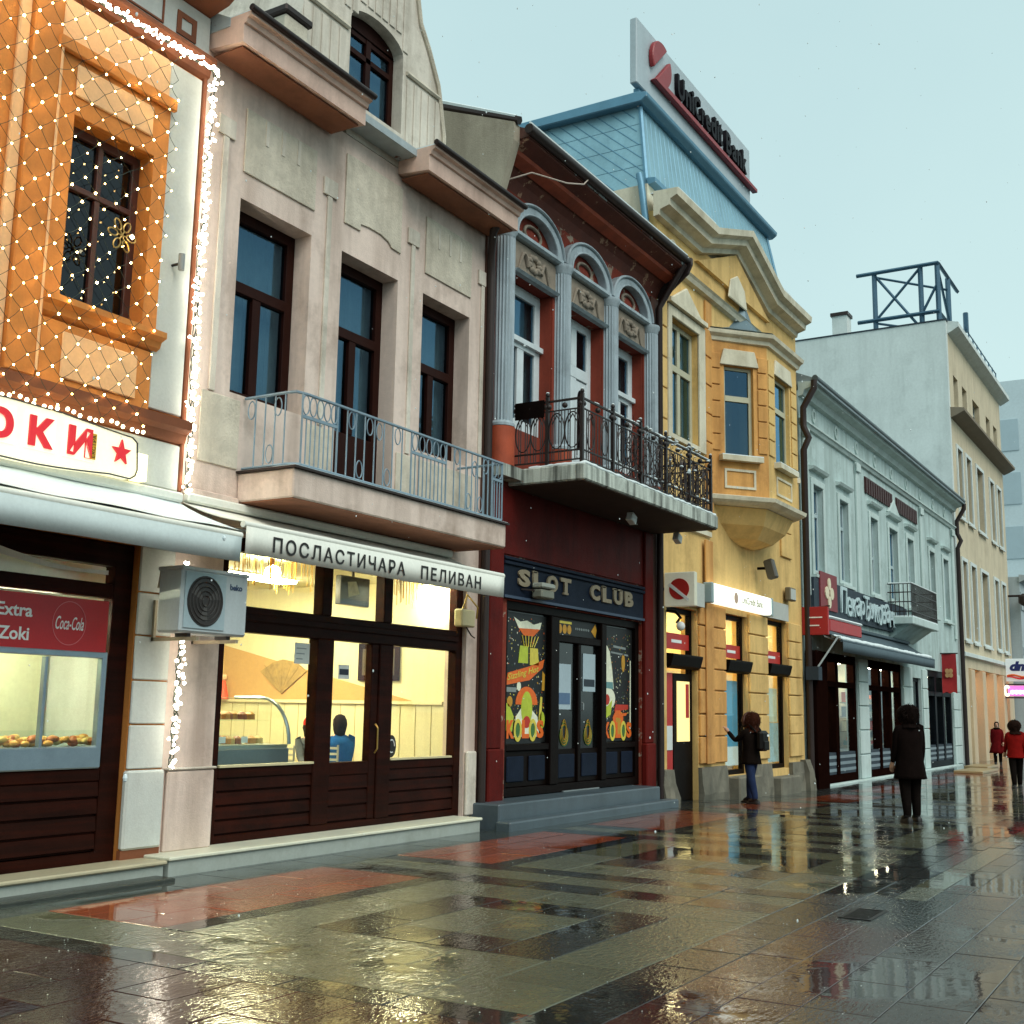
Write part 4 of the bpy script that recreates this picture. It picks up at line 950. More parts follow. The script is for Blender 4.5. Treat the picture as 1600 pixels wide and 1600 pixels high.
post(xl, -.62)
def unit_(o, d, w_):
    """one ornamental bay of the railing: bars, two ovals and scrolls along direction d"""
    d = Vector(d); o = Vector(o); U = Vector((0, 0, 1))
    for t in (.14, .2, .34, .40, .5, .6, .66, .8, .86):
        p = o+d*(w_*t); MB().tube([p+U*z0, p+U*z1], .009, 4).build('bar', m_rust, bal) if False else None
        MB().tube([p+U*z0, p+U*z2], .009, 4).build('bar', m_rust, bal)
    for t in (.27, .73):
        c_ = o+d*(w_*t)+U*((z1+z2)/2)
        MB().tube([c_+d*(.13*math.cos(a))+U*(.27*math.sin(a)) for a in [2*math.pi*i/18 for i in range(18)]], .011, 4, True).build('oval', m_rust, bal, smooth=60)
        MB().tube([c_+d*(.08*s_*(1-t2))+U*(.1+.14*t2) for s_ in (-1, 1) for t2 in ([i/5 for i in range(6)] if s_ < 0 else [1-i/5 for i in range(6)])], .01, 4).build('scroll', m_rust, bal, smooth=60)
    for t in (.04, .5, .96):
        c_ = o+d*(w_*t)+U*(z2+.07)
        MB().ball(c_, .045, 6, 4).build('rosette', m_rust, bal, smooth=60)
for k in range(5): unit_((xl+1.014*k, ry, 0), (1, 0, 0), 1.014)
unit_((xl, -.62, 0), (0, -1, 0), .58); unit_((xl, -.05, 0), (0, -1, 0), .57); unit_((xr, -.62, 0), (0, -1, 0), .58)
MB().box(xl-.04, xl-.02, -.58, -.08, 5.9, 6.16).build('dark_plate', m_black, bal)
ss = MB(); rs = random.Random(8)
for k in range(70):
    x_ = xl+.2+(xr-xl-.25)*rs.random()**.7; ss.ball((x_, ry, (z3 if rs.random() < .7 else z1)+.022), rs.uniform(.012, .03), 6, 4, rs.uniform(1, 2.6), .9, .6)
ss.tube([(xl+2.8+.1*k, ry, z3+.024) for k in range(24)], .014, 5)
ss.build('snow_on_rail', m_snow, bal, smooth=70, kind='stuff')
vn = thing('dried_vine', 'dry snow-dusted vines tangled through the dark balcony railing', 'vine', (18.6, -1.15, 5.2))
dv = MB(); rs = random.Random(21)
for k in range(46):
    x_ = 16.4+3.55*rs.random(); p = [(x_, -1.15+rs.uniform(-.06, .06), 5.2)]
    for j in range(6): p.append((p[-1][0]+rs.uniform(-.11, .11), -1.16+rs.uniform(-.09, .09), p[-1][2]+rs.uniform(.06, .2)))
    dv.tube(p, [.012*(1-.1*j) for j in range(7)], 4)
dv.build('stems', mat('dry_stem', '#2b1a13', .9, .3, 9), vn, fix=False); sv = MB()
for k in range(60): sv.ball((16.6+3.4*rs.random(), -1.2+rs.uniform(-.07, .07), rs.choice((6.0, 6.12, 6.16, 5.75))+rs.uniform(-.05, .06)), rs.uniform(.015, .035), 6, 4, 1.6, 1, .6)
sv.build('snow_tufts', m_snow, vn, smooth=70, kind='stuff'); lf_ = MB()
for k in range(420):
    c_ = Vector((16.5+3.45*rs.random(), -1.16+rs.uniform(-.09, .09), rs.uniform(5.3, 6.1))); a, e = rs.uniform(.015, .035), rs.random()*6.28
    u_, v_ = Vector((math.cos(e), .4*math.sin(e*3), math.sin(e)))*a, Vector((-math.sin(e), .5, math.cos(e)))*a*.6
    lf_.face(c_-u_, c_+v_, c_+u_, c_-v_)
lf_.build('withered_leaves', MATS['dry_stem'], vn, fix=False, kind='stuff')
for X, Y, lab in ((17.6, -.75, 'small white flood lamp under the middle of the slot club balcony'), (20.0, -.55, 'small white flood lamp under the right end of the slot club balcony')):
    l = thing('flood_lamp', lab, 'lamp', (X, Y, 4.87)); MB().box(X-.09, X+.09, Y-.06, Y+.06, 4.68, 4.83).xf(Matrix.Translation((X, Y, 4.75)) @ Matrix.Rotation(.4, 4, 'Y') @ Matrix.Translation((-X, -Y, -4.75))).build('housing', mwht, l, bevel=.01); MB().tube([(X, Y, 4.8), (X, Y, 4.875)], .015, 5).build('stem', m_gutter, l)
# ground floor of the slot club
for (xa, xb) in ((14.31, 14.68), (19.63, 19.98)):
    MB().box(xa, xb, -.08, -.001, 1.05, 4.86).build('pillar', m_mar, b3, bevel=.015); MB().box(xa-.02, xb+.02, -.12, -.001, -.1, 1.049).build('pillar_plinth', m_mar, b3, bevel=.02)
MB().box(14.685, 19.625, -.03, -.001, 3.87, 4.86).build('red_fascia', m_mar, b3)
MB().box(20.0, 20.33, -.04, -.001, -.3, 9.5).build('dark_strip', MATS['dark_brown_render'], b3)  # dark brown strip behind the drainpipe
MB().tube([(20.25, -.62, 10.1), (20.22, -.3, 9.6), (20.2, -.12, 9.3), (20.2, -.12, -.1)], .065, 10).build('drainpipe', m_gutter, b3, smooth=60)
MB().box(14.0, 19.35, -.48, .3, -.1, .335).build('step', mat('blue_grey_concrete', '#4a575e', .4, .15, 2, .3, 40, streak=.3, dirt='#2f3638'), b3, bevel=.02); MB().box(13.9, 19.6, -.72, -.481, -.2, .12).build('lower_step', MATS['blue_grey_concrete'], b3, bevel=.02)
sf = MB().rframe(14.9, 19.62, .34, 3.2, .13, .05, .2).build('shop_front', m_black, b3, bevel=.01)
kb = lambda n, *a, m=m_black: MB().box(*a).build(n, m, sf, bevel=.012)
kb('post', 16.33, 16.6, .03, .2, .47, 3.07); kb('post', 18.1, 18.28, .03, .2, .47, 3.07); kb('transom', 16.6, 18.1, .05, .19, 2.68, 2.8); kb('rail', 15.03, 16.33, .05, .19, 1.0, 1.1); kb('rail', 18.28, 19.49, .05, .19, .98, 1.08); kb('door_stile', 17.3, 17.4, .06, .18, .47, 2.68)
for (xa, xb) in ((15.03, 16.33), (18.28, 19.49), (16.6, 17.3), (17.4, 18.1)):
    kb('lower_panel', xa, xb, .1, .16, .47, 1.0)
    n = 2 if xb-xa > 1 else 1; w_ = (xb-xa)/n
    for j in range(n): kb('raised_panel', xa+j*w_+.08, xa+(j+1)*w_-.08, .075, .0995, .55, .92, m=m_navy)
MB().box(16.75, 18.0, .02, .049, .34, .36).build('threshold', mat('pale_metal', '#9aa0a0', .35, .1, metal=.6), sf)
for (xa, xb, za, zb) in ((15.03, 16.33, 1.1, 3.07), (18.28, 19.49, 1.08, 3.07), (16.6, 17.3, 1.0, 2.68), (17.4, 18.1, 1.0, 2.68), (16.6, 18.1, 2.8, 3.07)):
    MB().box(xa, xb, .12, .128, za, zb).build('pane', mat('black_film', '#0c0c0c', .12, .1), sf)
MB().tube([(17.35, .03, 1.6), (17.35, -.01, 1.62), (17.35, -.01, 1.72), (17.35, .03, 1.74)], .012, 5).build('door_handle', MATS['pale_metal'], sf)
# slot club sign
sg = thing('club_sign', 'navy sign board with tan lettering SLOT CLUB over black front', 'sign', (17.1, -.05, 3.22))
MB().box(14.72, 19.6, -.05, -.002, 3.215, 3.84).build('board', m_navy, sg, bevel=.01)
for z_ in (3.76, 3.83): MB().box(14.7, 19.6, -.09, -.051, z_-.05, z_).build('moulding', m_navy, sg, bevel=.008)
MB().box(14.72, 19.6, -.075, -.051, 3.22, 3.26).build('moulding', mat('blue_trim', '#33435a', .5, .1), sg)
tan = mat('tan_letter', '#8d8068', .6, .12, 8); X = 15.1
for word, xa, xb in (('SLOT', 15.1, 16.85), ('CLUB', 17.45, 19.2)):
    n = len(word); w_ = (xb-xa)/n
    for j, ch_ in enumerate(word):
        x_ = xa+j*w_; text('letter', ch_, tan, sg, (x_, -.07, 3.42), .26, w_*.78, .03, bold=.05)
        if ch_ in 'LTU':
            zz = 3.66 if ch_ in 'LU' else 3.42
            for dx in ((.02, .16) if ch_ != 'U' else (.0, .2)): MB().box(x_+dx-.03+(.1 if ch_ == 'T' else 0), x_+dx+.09+(.0 if ch_ != 'T' else .0), -.085, -.056, zz, zz+.03).build('serif', tan, sg) if ch_ != 'L' or dx < .1 else None
fl = thing('flood_lamp', 'white box lamp fixed on the slot club sign', 'lamp', (15.65, -.2, 3.3))
MB().box(15.45, 15.85, -.3, -.1, 3.42, 3.5).build('cover', mat('box_grey', '#9fa49a', .5, .08), fl, bevel=.02); MB().box(15.45, 15.85, -.28, -.1, 3.27, 3.4).build('housing', mat('box_dull', '#77796c', .5, .1), fl, bevel=.02); MB().tube([(15.2, -.06, 3.38), (15.45, -.15, 3.38)], .015, 5).build('bracket', m_gutter, fl)
# window posters
PC = {k: mat('poster_'+k, c_, .45, .15, 14, spec=.3, emit=c_, estr=.05) for k, c_ in dict(orange='#d8641e', yellow='#cfc04a', lime='#aebd38', green='#3f6b33', white='#dfe2c8', red='#b3321f', gold='#b98928', grey='#7d8684', black='#121212', teal='#5f8a8a').items()}
def shp(po, k, pts, y_=.112, n='print_shape'): return MB().prism(pts, y_, y_+.003, 'y').build(n, PC[k], po)
def ell(cx_, cz_, a, c_, n=18, t0=0, t1=2*math.pi): return [(cx_+a*math.cos(t0+(t1-t0)*i/n), cz_+c_*math.sin(t0+(t1-t0)*i/n)) for i in range(n + (0 if t1-t0 > 6.2 else 1))]
def kolos(po, x0, x1, z_):
    w_ = (x1-x0)/5
    for j, ch_ in enumerate('KOLOS'):
        if ch_ == 'O': MB().ring(ell(x0+(j+.5)*w_, z_+.1, w_*.52, .17, 20), ell(x0+(j+.5)*w_, z_+.1, w_*.3, .11, 20), .104, .108).build('letter_ring', PC['yellow'], po); shp(po, 'green', ell(x0+(j+.5)*w_, z_+.1, w_*.28, .1), .107)
        else: text('letter', ch_, PC['orange'], po, (x0+j*w_+.01, .106, z_-.02), .27, w_*.95, .004, bold=.05)
def confetti(po, x0, x1, z0_, z1_, seed):
    rs = random.Random(seed); ks = ['gold', 'green', 'grey', 'white', 'yellow', 'orange']; acc = {k: MB() for k in ks}
    for _ in range(260):
        x_, z_ = rs.uniform(x0+.03, x1-.03), z0_-.2+(z1_-z0_+.2)*rs.random()**1.4; a, c_ = rs.uniform(.004, .02), rs.uniform(.004, .018)
        acc[rs.choice(ks)].prism([(x_-a, z_), (x_, z_-c_), (x_+a, z_+rs.uniform(-.01, .01)), (x_, z_+c_)], .1155, .1163, 'y')
    for k in ks:
        if acc[k].f: acc[k].build('fine_print', PC[k], po, kind='stuff')
po = thing('window_poster', 'colourful poster with white jester shape in left slot club window', 'poster', (15.68, .11, 1.1))
shp(po, 'black', [(15.05, 1.12), (16.3, 1.12), (16.3, 3.05), (15.05, 3.05)], .1165, 'sheet')
shp(po, 'white', [(15.3, 2.98), (15.45, 2.82), (16.1, 2.84), (16.15, 2.95), (15.9, 2.9), (15.7, 2.95), (15.5, 2.92)]); shp(po, 'orange', [(15.42, 2.84), (16.1, 2.84), (15.9, 2.72), (15.6, 2.72)], .1125)
for k in range(6): MB().tube([(15.55+.1*k, .11, 2.72), (15.62+.06*k, .11, 2.55)], .008, 4).build('print_stripe', PC['yellow'], po)
shp(po, 'lime', [(15.45, 2.3), (15.74, 2.3), (15.74, 2.56), (15.5, 2.56)]); shp(po, 'yellow', [(15.8, 2.28), (16.08, 2.28), (16.04, 2.54), (15.8, 2.54)])
shp(po, 'orange', [(15.1, 1.96), (15.8, 2.05), (16.2, 2.25), (16.25, 2.38), (15.8, 2.26), (15.15, 2.14)]); text('script', 'Sizzling Hot', PC['yellow'], po, (15.14, .107, 2.0), .12, .95, .002, right=(.985, 0, .17), upv=(-.17, 0, .985), shear=.3, bold=.01)
shp(po, 'grey', [(15.1, 1.86), (15.4, 1.86), (15.4, 1.93), (15.1, 1.93)]); shp(po, 'white', ell(15.48, 1.95, .06, .07))
shp(po, 'orange', ell(15.72, 1.68, .33, .27, 14, 0, math.pi)); shp(po, 'lime', ell(15.72, 1.62, .17, .26)+[], .109); shp(po, 'white', [(15.35, 1.2), (16.12, 1.2), (16.05, 1.5), (15.85, 1.62), (15.55, 1.62), (15.4, 1.5)], .1105); shp(po, 'red', ell(15.72, 1.42, .11, .09), .1075)
for dx, kk in ((-.25, 'black'), (.26, 'green'), (-.1, 'red'), (.12, 'gold')): shp(po, kk, ell(15.72+dx, 1.36-.05*(dx > .2), .05, .06), .1072)
shp(po, 'lime', [(15.1, 1.3), (15.3, 1.28), (15.34, 1.5), (15.2, 1.68), (15.12, 1.7)]); shp(po, 'yellow', [(16.08, 1.35), (16.14, 1.8), (16.2, 1.8), (16.17, 1.35)]); shp(po, 'lime', ell(16.2, 1.45, .08, .13)); shp(po, 'gold', ell(15.22, 1.72, .08, .08)); shp(po, 'gold', [(16.18, 1.9), (16.26, 1.9), (16.27, 2.15), (16.2, 2.2)])
confetti(po, 15.08, 16.28, 1.5, 3.0, 1); kolos(po, 15.12, 16.24, 1.2)
po = thing('window_poster', 'poster with pale hooded shape and orange ribbon in right slot club window', 'poster', (18.88, .11, 1.1))
shp(po, 'black', [(18.3, 1.1), (19.47, 1.1), (19.47, 3.05), (18.3, 3.05)], .1165, 'sheet')
shp(po, 'white', [(18.32, 2.0), (18.72, 1.98), (18.66, 2.3), (18.56, 2.62), (18.45, 2.72), (18.34, 2.65)]); shp(po, 'teal', [(18.32, 2.0), (18.7, 1.98), (18.68, 2.1), (18.4, 2.1)], .1105); shp(po, 'white', ell(18.52, 1.82, .26, .18)); shp(po, 'red', ell(18.46, 1.8, .1, .09), .109); shp(po, 'lime', [(18.32, 1.45), (18.6, 1.55), (18.66, 1.8), (18.5, 1.7), (18.34, 1.66)], .108)
shp(po, 'grey', [(18.7, 2.7), (19.2, 2.68), (19.2, 2.72), (18.7, 2.74)]); shp(po, 'grey', [(18.6, 2.6), (19.3, 2.57), (19.3, 2.6), (18.6, 2.63)]); shp(po, 'gold', ell(19.1, 2.45, .07, .16)); shp(po, 'red', [(18.75, 1.6), (19.3, 1.64), (19.3, 1.72), (18.8, 1.72)]); shp(po, 'orange', [(18.76, 1.5), (19.2, 1.53), (19.26, 1.58), (18.8, 1.56)], .1075)
shp(po, 'orange', [(18.72, 1.15), (19.05, 1.15), (19.1, 1.5), (18.98, 1.62), (18.8, 1.62), (18.68, 1.5)], .1085); shp(po, 'gold', [(18.8, 1.2), (18.98, 1.2), (19.0, 1.48), (18.8, 1.5)], .1065); shp(po, 'white', [(19.36, 1.3), (19.4, 1.3), (19.4, 2.5), (19.37, 2.5)], .109)
confetti(po, 18.32, 19.42, 1.45, 2.95, 2); kolos(po, 18.34, 19.42, 1.17)
po = thing('window_poster', 'small gold strip poster in the light above the slot club door', 'poster', (17.3, .11, 2.82)); shp(po, 'black', [(16.63, 2.81), (18.07, 2.81), (18.07, 3.06), (16.63, 3.06)], .1165, 'sheet')
for k in range(3): shp(po, 'gold', ell(16.75+.16*k, 2.9, .07, .075))
shp(po, 'yellow', [(16.65, 2.99), (17.15, 2.99), (17.15, 3.03), (16.65, 3.03)]); shp(po, 'gold', [(17.85, 2.92), (18.0, 2.82), (18.05, 2.95), (18.0, 3.05)])
for k in range(8): shp(po, 'grey', ell(17.3+.065*k, 2.93, .02, .022, 8))
for (xa, z_, zh, lab, blue) in ((16.68, 1.62, .72, 'long pale paper notice on the left slot club door leaf', True), (17.55, 1.92, .62, 'pale paper notice with dark band on the right slot club door leaf', False)):
    n_ = thing('paper_notice', lab, 'notice', (xa+.2, .11, z_)); MB().box(xa, xa+.45, .108, .112, z_, z_+zh).build('sheet', mat('blueish_paper', '#a9bcc4', .6, .05), n_)
    MB().box(xa+.03, xa+.42, .105, .1075, z_+.08, z_+(.26 if blue else .2)).build('printed_band', mat('print_blue', '#55708f', .6, .1) if blue else MATS['print_navy'], n_)
for xa in (16.92, 17.75):
    n_ = thing('gold_emblem', 'green gold crest sticker low on the %s slot club door leaf' % ('left' if xa < 17 else 'right'), 'sticker', (xa, .11, 1.1))
    for k in range(6): MB().tube([(xa+.16*math.cos(a)*(.4+.1*k), .111, 1.3+.16*math.sin(a)-.02*k) for a in [2*math.pi*i/12 for i in range(12)]], .006, 4, True).build('crest_line', PC['green'] if k % 2 else PC['gold'], n_)
# ------------------------------------------------------------------ yellow corner-bay bank building
m_yel = mat('yellow_render', '#e0bb76', .85, .12, 1.2, .4, 50, streak=.45, dirt='#97753f')
m_yel2 = mat('ochre_pilaster', '#d7a05a', .85, .12, 1.4, .4, 50, streak=.45, dirt='#7a4414')
m_ycr = mat('cream_stone_trim', '#dcd6bf', .85, .1, 1.6, .3, 45, streak=.35, dirt='#7f7453')
m_ywin = mat('cream_window_paint', '#b9b79c', .55, .08, 4)
m_zinc = mat('blue_zinc', '#8ab2bf', .45, .14, 1.6, .15, 30, metal=.35, streak=.2, dirt='#3d6273')
m_zincd = mat('blue_zinc_trim', '#628fa6', .45, .1, 2, metal=.35)
m_rock = mat('rough_plinth_stone', '#706c5e', .8, .3, 3, .8, 18, streak=.4, dirt='#3e3c33')
b4 = thing('yellow_bank_building', 'yellow bank building with bay window and blue mansard roof', 'building', (24.8, 4, -.1))
DO, W1_, W2_ = (20.75, 22.28, -.1, 3.62), (23.76, 25.2, .32, 3.7), (26.44, 27.96, .36, 3.78)
UP = (20.98, 22.42, 7.0, 9.4)
MB().wall(20.36, 29.2, -.6, 11.4, [DO, W1_, W2_, UP], 0, .35).build('wall', m_yel, b4)
shell(b4, 20.36, 29.2, -.6, 12.0, 8, m_ycr, (5.2,), im=m_interior)
MB().box(20.36, 29.2, .2, .35, 11.41, 12.0).build('attic_wall', m_ycr, b4)
# cornice with shallow gable
cp = lambda dz=0: [(-.001, 11.2+dz), (-.12, 11.22+dz), (-.14, 11.32+dz), (-.34, 11.38+dz), (-.36, 11.5+dz), (-.5, 11.56+dz), (-.52, 11.7+dz), (-.001, 11.72+dz)]
MB().prism(cp(), 20.2, 22.45).build('cornice', m_ycr, b4); MB().prism(cp(), 26.75, 29.0).build('cornice', m_ycr, b4)
def sloped(x0, z0_, x1, z1_):
    mb = MB(); p = cp(); k = len(p); n = 0
    mb.v += [(x0, y_, z_+z0_) for y_, z_ in p] + [(x1, y_, z_+z1_) for y_, z_ in p]
    mb.f.append(tuple(range(k))); mb.f.append(tuple(reversed(range(k, 2*k))))
    for i in range(k): j = (i+1) % k; mb.f.append((i, k+i, k+j, j))
    return mb
sloped(22.45, 0, 24.6, .72).build('gable_cornice', m_ycr, b4); sloped(24.6, .72, 26.75, 0).build('gable_cornice', m_ycr, b4)
MB().prism([(22.3, 11.0), (26.9, 11.0), (24.6, 11.92)], -.09, -.002, 'y').build('gable_field', m_yel, b4)
MB().prism([(24.0, 10.75), (25.2, 10.75), (25.05, 11.2), (24.6, 11.42), (24.15, 11.2)], -.13, -.091, 'y').build('cartouche', m_ycr, b4, bevel=.03)
MB().prism([(20.75, 10.62), (21.5, 10.62), (21.35, 10.95), (21.1, 11.05), (20.9, 10.95)], -.05, -.002, 'y').build('cartouche', m_ycr, b4, bevel=.03)
MB().prism([(0, 10.36), (-.1, 10.38), (-.14, 10.46), (-.18, 10.5), (0, 10.54)], 20.36, 29.1).build('string_course', m_ycr, b4)
MB().prism([(0, 5.18), (-.06, 5.2), (-.06, 5.3), (0, 5.32)], 20.36, 23.0).build('string_course', m_ycr, b4)
# corner pilaster strips with grooves
for (xa, xb) in ((22.8, 23.15), (27.6, 28.4), (20.38, 20.75)):
    zz = [5.35+.62*k for k in range(9)]
    for k in range(8):
        if zz[k+1] < 10.35: MB().box(xa, xb, -.05, -.001, zz[k]+.012, zz[k+1]-.012).build('block', m_yel2 if xa < 23 and xa > 21 else m_yel, b4, bevel=.012)
# first floor window with cream surround
MB().ring([(20.8, 6.9), (22.75, 6.9), (22.75, 9.62), (20.8, 9.62)], [(UP[0], UP[2]), (UP[1], UP[2]), (UP[1], UP[3]), (UP[0], UP[3])], -.06, -.001).build('window_surround', m_ycr, b4, bevel=.015)
MB().prism([(20.85, 9.72), (22.6, 9.72), (21.72, 10.2)], -.08, -.002, 'y').build('window_gable', m_ycr, b4, bevel=.02)
MB().box(20.75, 22.7, -.14, -.001, 9.63, 9.72).build('window_head', m_ycr, b4)
window(b4, *UP, .12, m_ywin, m_skyglass, .11, 8.45, ((UP[0]+UP[1])/2,), True, curtain='open', bar=.14)
# bay window
by = MB(); PL = [(23.1, 0), (24.2, -.9), (26.2, -.9), (27.3, 0)]
bay = None
def facet(p, q, holes, z0_, z1_, m, name, th=.25, parent=None, proud=0.):
    p, q = Vector((*p, 0)), Vector((*q, 0)); d = (q-p); Lw = d.length; d.normalize(); nrm = Vector((-d.y, d.x, 0))    # into the room
    M = Matrix((( d.x, nrm.x, 0, p.x), (d.y, nrm.y, 0, p.y), (0, 0, 1, 0), (0, 0, 0, 1)))
    return Lw, M
root_bay = None
for k in range(3):
    Lw, M = facet(PL[k], PL[k+1], None, 6, 9.5, m_yel, '')
    hw = .36 if k != 1 else .5; h = (Lw/2-hw, Lw/2+hw, 7.0, 8.98)
    wl = MB().wall(0, Lw, 6.05, 9.5, [h], 0, .2).xf(M)
    if root_bay is None: root_bay = wl.build('bay_window', m_yel2, b4)
    else: wl.build('bay_wall', m_yel2 if k == 2 else m_yel, root_bay)
    f = MB(); f.rframe(*h, .07, .09, .15); f.box(h[0]+.07, h[1]-.07, .08, .15, 8.22, 8.34); f.xf(M).build('window_frame', m_ywin, root_bay)
    for (za, zb) in ((7.07, 8.22), (8.34, 8.91)): MB().box(h[0]+.07, h[1]-.07, .12, .126, za, zb).xf(M).build('pane', m_skyglass, root_bay)
    MB().box(h[0]-.14, h[1]+.14, -.16, -.001, 6.88, 6.99).xf(M).build('sill', m_ycr, root_bay); MB().box(h[0]-.14, h[1]+.14, -.15, -.01, 6.991, 7.01).xf(M).build('snow_on_sill', m_snow, root_bay)
    MB().rframe(h[0]-.02, h[1]+.02, 6.3, 6.72, .05, -.025, -.001).xf(M).build('apron_panel', m_ycr, root_bay)
    MB().prism([(h[0]-.12, 8.99), (h[1]+.12, 8.99), (h[1]+.02, 9.34), (h[0]-.02, 9.34)][::1], -.05, -.001, 'y').xf(M).build('keystone', m_ycr, root_bay, bevel=.01)
    for j in range(6):
        zz = 7.1+j*.36
        if j < 6:
            for (xa, xb) in ((.03, h[0]-.1), (h[1]+.1, Lw-.03)):
                if xb-xa > .08: MB().box(xa, xb, -.03, -.001, zz, zz+.335).xf(M).build('block', m_yel2 if k == 0 else m_yel, root_bay, bevel=.01)
def grow(d): return [(23.1-d, .02), (24.2-d*.42, -.9-d), (26.2+d*.42, -.9-d), (27.3+d, .02)]
def ringz(name, prof, m):
    """stack of plan outlines (offset, z) into one solid"""
    mb = MB(); k = 4
    for d, z_ in prof: mb.v += [(x_, y_, z_) for x_, y_ in (grow(d) if not isinstance(d, list) else d)]
    n = len(prof)
    mb.f.append((0, 1, 2, 3)); mb.f.append(tuple(4*(n-1)+i for i in (3, 2, 1, 0)))
    for i in range(n-1):
        for j in range(4): jj = (j+1) % 4; mb.f.append((4*i+j, 4*i+jj, 4*i+4+jj, 4*i+4+j))
    return mb.build(name, m, root_bay)
ringz('bay_cornice', [(.0, 9.5), (.06, 9.52), (.08, 9.6), (.18, 9.66), (.2, 9.74), (.0, 9.78)], m_ycr)
ringz('bay_base', [(-.1, 5.95), (.05, 5.98), (.16, 6.04), (.18, 6.12), (.02, 6.16)], m_ycr)
sh = lambda t: [(25.2+(x_-25.2)*t, y_*t+.0) for x_, y_ in grow(0)]
ringz('bay_corbel', [(sh(.2), 5.25), (sh(.5), 5.35), (sh(.75), 5.6), (sh(.9), 5.94)], m_yel)
ringz('bay_roof', [(.16, 9.781), (sh(.8), 9.9), (sh(.42), 10.15), (sh(.18), 10.5), (sh(.06), 10.9)], mat('grey_lead', '#6a7f88', .45, .1, metal=.3))
# mansard roof
PB_, PT_ = (20.45, 29.15, .25, 7.6, 12.15), (20.94, 28.85, .62, 7.2, 14.1)
b0 = [(20.45, .25), (29.15, .25), (29.15, 7.6), (20.45, 7.6)]; t0 = [(20.94, .62), (28.85, .62), (28.85, 7.2), (20.94, 7.2)]
mr = MB(); mr.v = [(x_, y_, 12.0) for x_, y_ in b0] + [(x_, y_, 14.1) for x_, y_ in t0]
mr.f = [(0,1,5,4), (1,2,6,5), (2,3,7,6), (3,0,4,7), (4,5,6,7), (3,2,1,0)]
ma = mr.build('mansard_roof', m_zinc, b4)
def lerp2(a, b_, t): return tuple(a[i]+(b_[i]-a[i])*t for i in range(3))
for i in range(1, 34):
    t = i/34; p = (20.45+8.7*t, .25, 12.0); q = (20.94+7.91*t, .62, 14.1); MB().tube([p, q], .007, 4).build('seam', m_zincd, ma)
A, B_, Ct, D_ = (20.45, .25, 12.0), (20.45, 7.6, 12.0), (20.94, 7.2, 14.1), (20.94, .62, 14.1)
def onl(u_, v_): return lerp2(lerp2(A, B_, u_), lerp2(D_, Ct, u_), v_)
for i in range(-14, 26):
    for sgn in (1,):
        u0 = i/22; pts = [(u0, 0.), (u0+.3*sgn, 1.)]
        seg = [(u0+.3*sgn*s_, s_) for s_ in [j/12 for j in range(13)] if 0 <= u0+.3*sgn*s_ <= 1]
        if len(seg) > 1: MB().tube([onl(*s_) for s_ in (seg[0], seg[-1])], .012, 4).build('seam', m_zincd, ma)
for v_ in (.25, .5, .75): MB().tube([onl(0, v_), onl(1, v_)], .007, 4).build('seam', m_zincd, ma)
for p, q in ((A, D_), ((29.15, .25, 12.0), (28.85, .62, 14.1))): MB().tube([p, q], .05, 6).build('hip_ridge', m_zincd, ma)
MB().prism([(.5, 14.02), (.38, 14.1), (.36, 14.2), (.62, 14.26), (7.3, 14.26), (7.3, 14.1)], 20.72, 29.05).build('roof_rim', m_zincd, ma, bevel=.02)
MB().prism([(.2, 11.99), (.05, 12.02), (.05, 12.12), (.25, 12.14)], 20.4, 29.2).build('roof_gutter', m_zincd, ma)
MB().box(26.4, 27.4, -.5, .2, 11.725, 11.76).build('snow_patch', m_snow, ma); MB().box(20.3, 22.3, -.5, .1, 11.725, 11.745).build('snow_patch', m_snow, ma)
MB().tube([(20.3, .35, 12.2), (20.28, .3, 12.0), (20.28, .2, 11.2), (20.28, .2, 10.2)], .07, 10).build('drainpipe', m_zincd, b4, smooth=60)
# ground floor piers
jz = [.6, 1.14, 1.58, 2.05, 2.48, 2.92, 3.34, 3.8]
for (xa, xb) in ((22.3, 23.74), (25.22, 26.42), (27.98, 28.95)):
    for k in range(7): MB().box(xa, xb, -.06, -.001, jz[k]+.012, jz[k+1]-.012).build('block', m_yel2 if xa < 23 else m_yel, b4, bevel=.015)
MB().box(22.55, 22.95, -.1, -.061, .6, 5.1).build('pilaster', m_yel2, b4, bevel=.01)
def rock(x0, x1, d, z1_, seed):
    rs = random.Random(seed); n = 6; mb = MB(); P_ = {}
    for i in range(n+1):
        for j in range(5):
            x_ = x0+(x1-x0)*i/n; z_ = -.5+(z1_+.5)*j/4; P_[i, j] = (x_+rs.uniform(-.03, .03), -d*(1-.45*(j/4)**2)*(.8+.2*math.sin(math.pi*i/n))+rs.uniform(-.03, .03), z_+(rs.uniform(-.04, .04) if j < 4 else 0))
    for i in range(n):
        for j in range(4): mb.face(P_[i, j], P_[i+1, j], P_[i+1, j+1], P_[i, j+1])
        mb.face(P_[i, 4], P_[i+1, 4], (P_[i+1, 4][0], 0, z1_), (P_[i, 4][0], 0, z1_))
    for i in (0, n):
        for j in range(4): mb.face(P_[i, j], P_[i, j+1], (P_[i, j+1][0], 0, P_[i, j+1][2]), (P_[i, j][0], 0, P_[i, j][2]))
    return mb.build('plinth_stone', m_rock, b4, fix=True)
rock(20.2, 20.7, .36, .56, 1); rock(22.28, 23.76, .16, .54, 2); rock(25.2, 26.44, .16, .5, 3); rock(27.96, 28.8, .16, .48, 4); rock(28.82, 29.2, .34, .52, 7)
MB().box(23.8, 25.15, -.3, .1, -.4, .31).build('plinth', m_rock, b4, bevel=.03); MB().box(26.5, 27.9, -.3, .1, -.4, .2).build('plinth', m_rock, b4, bevel=.03)
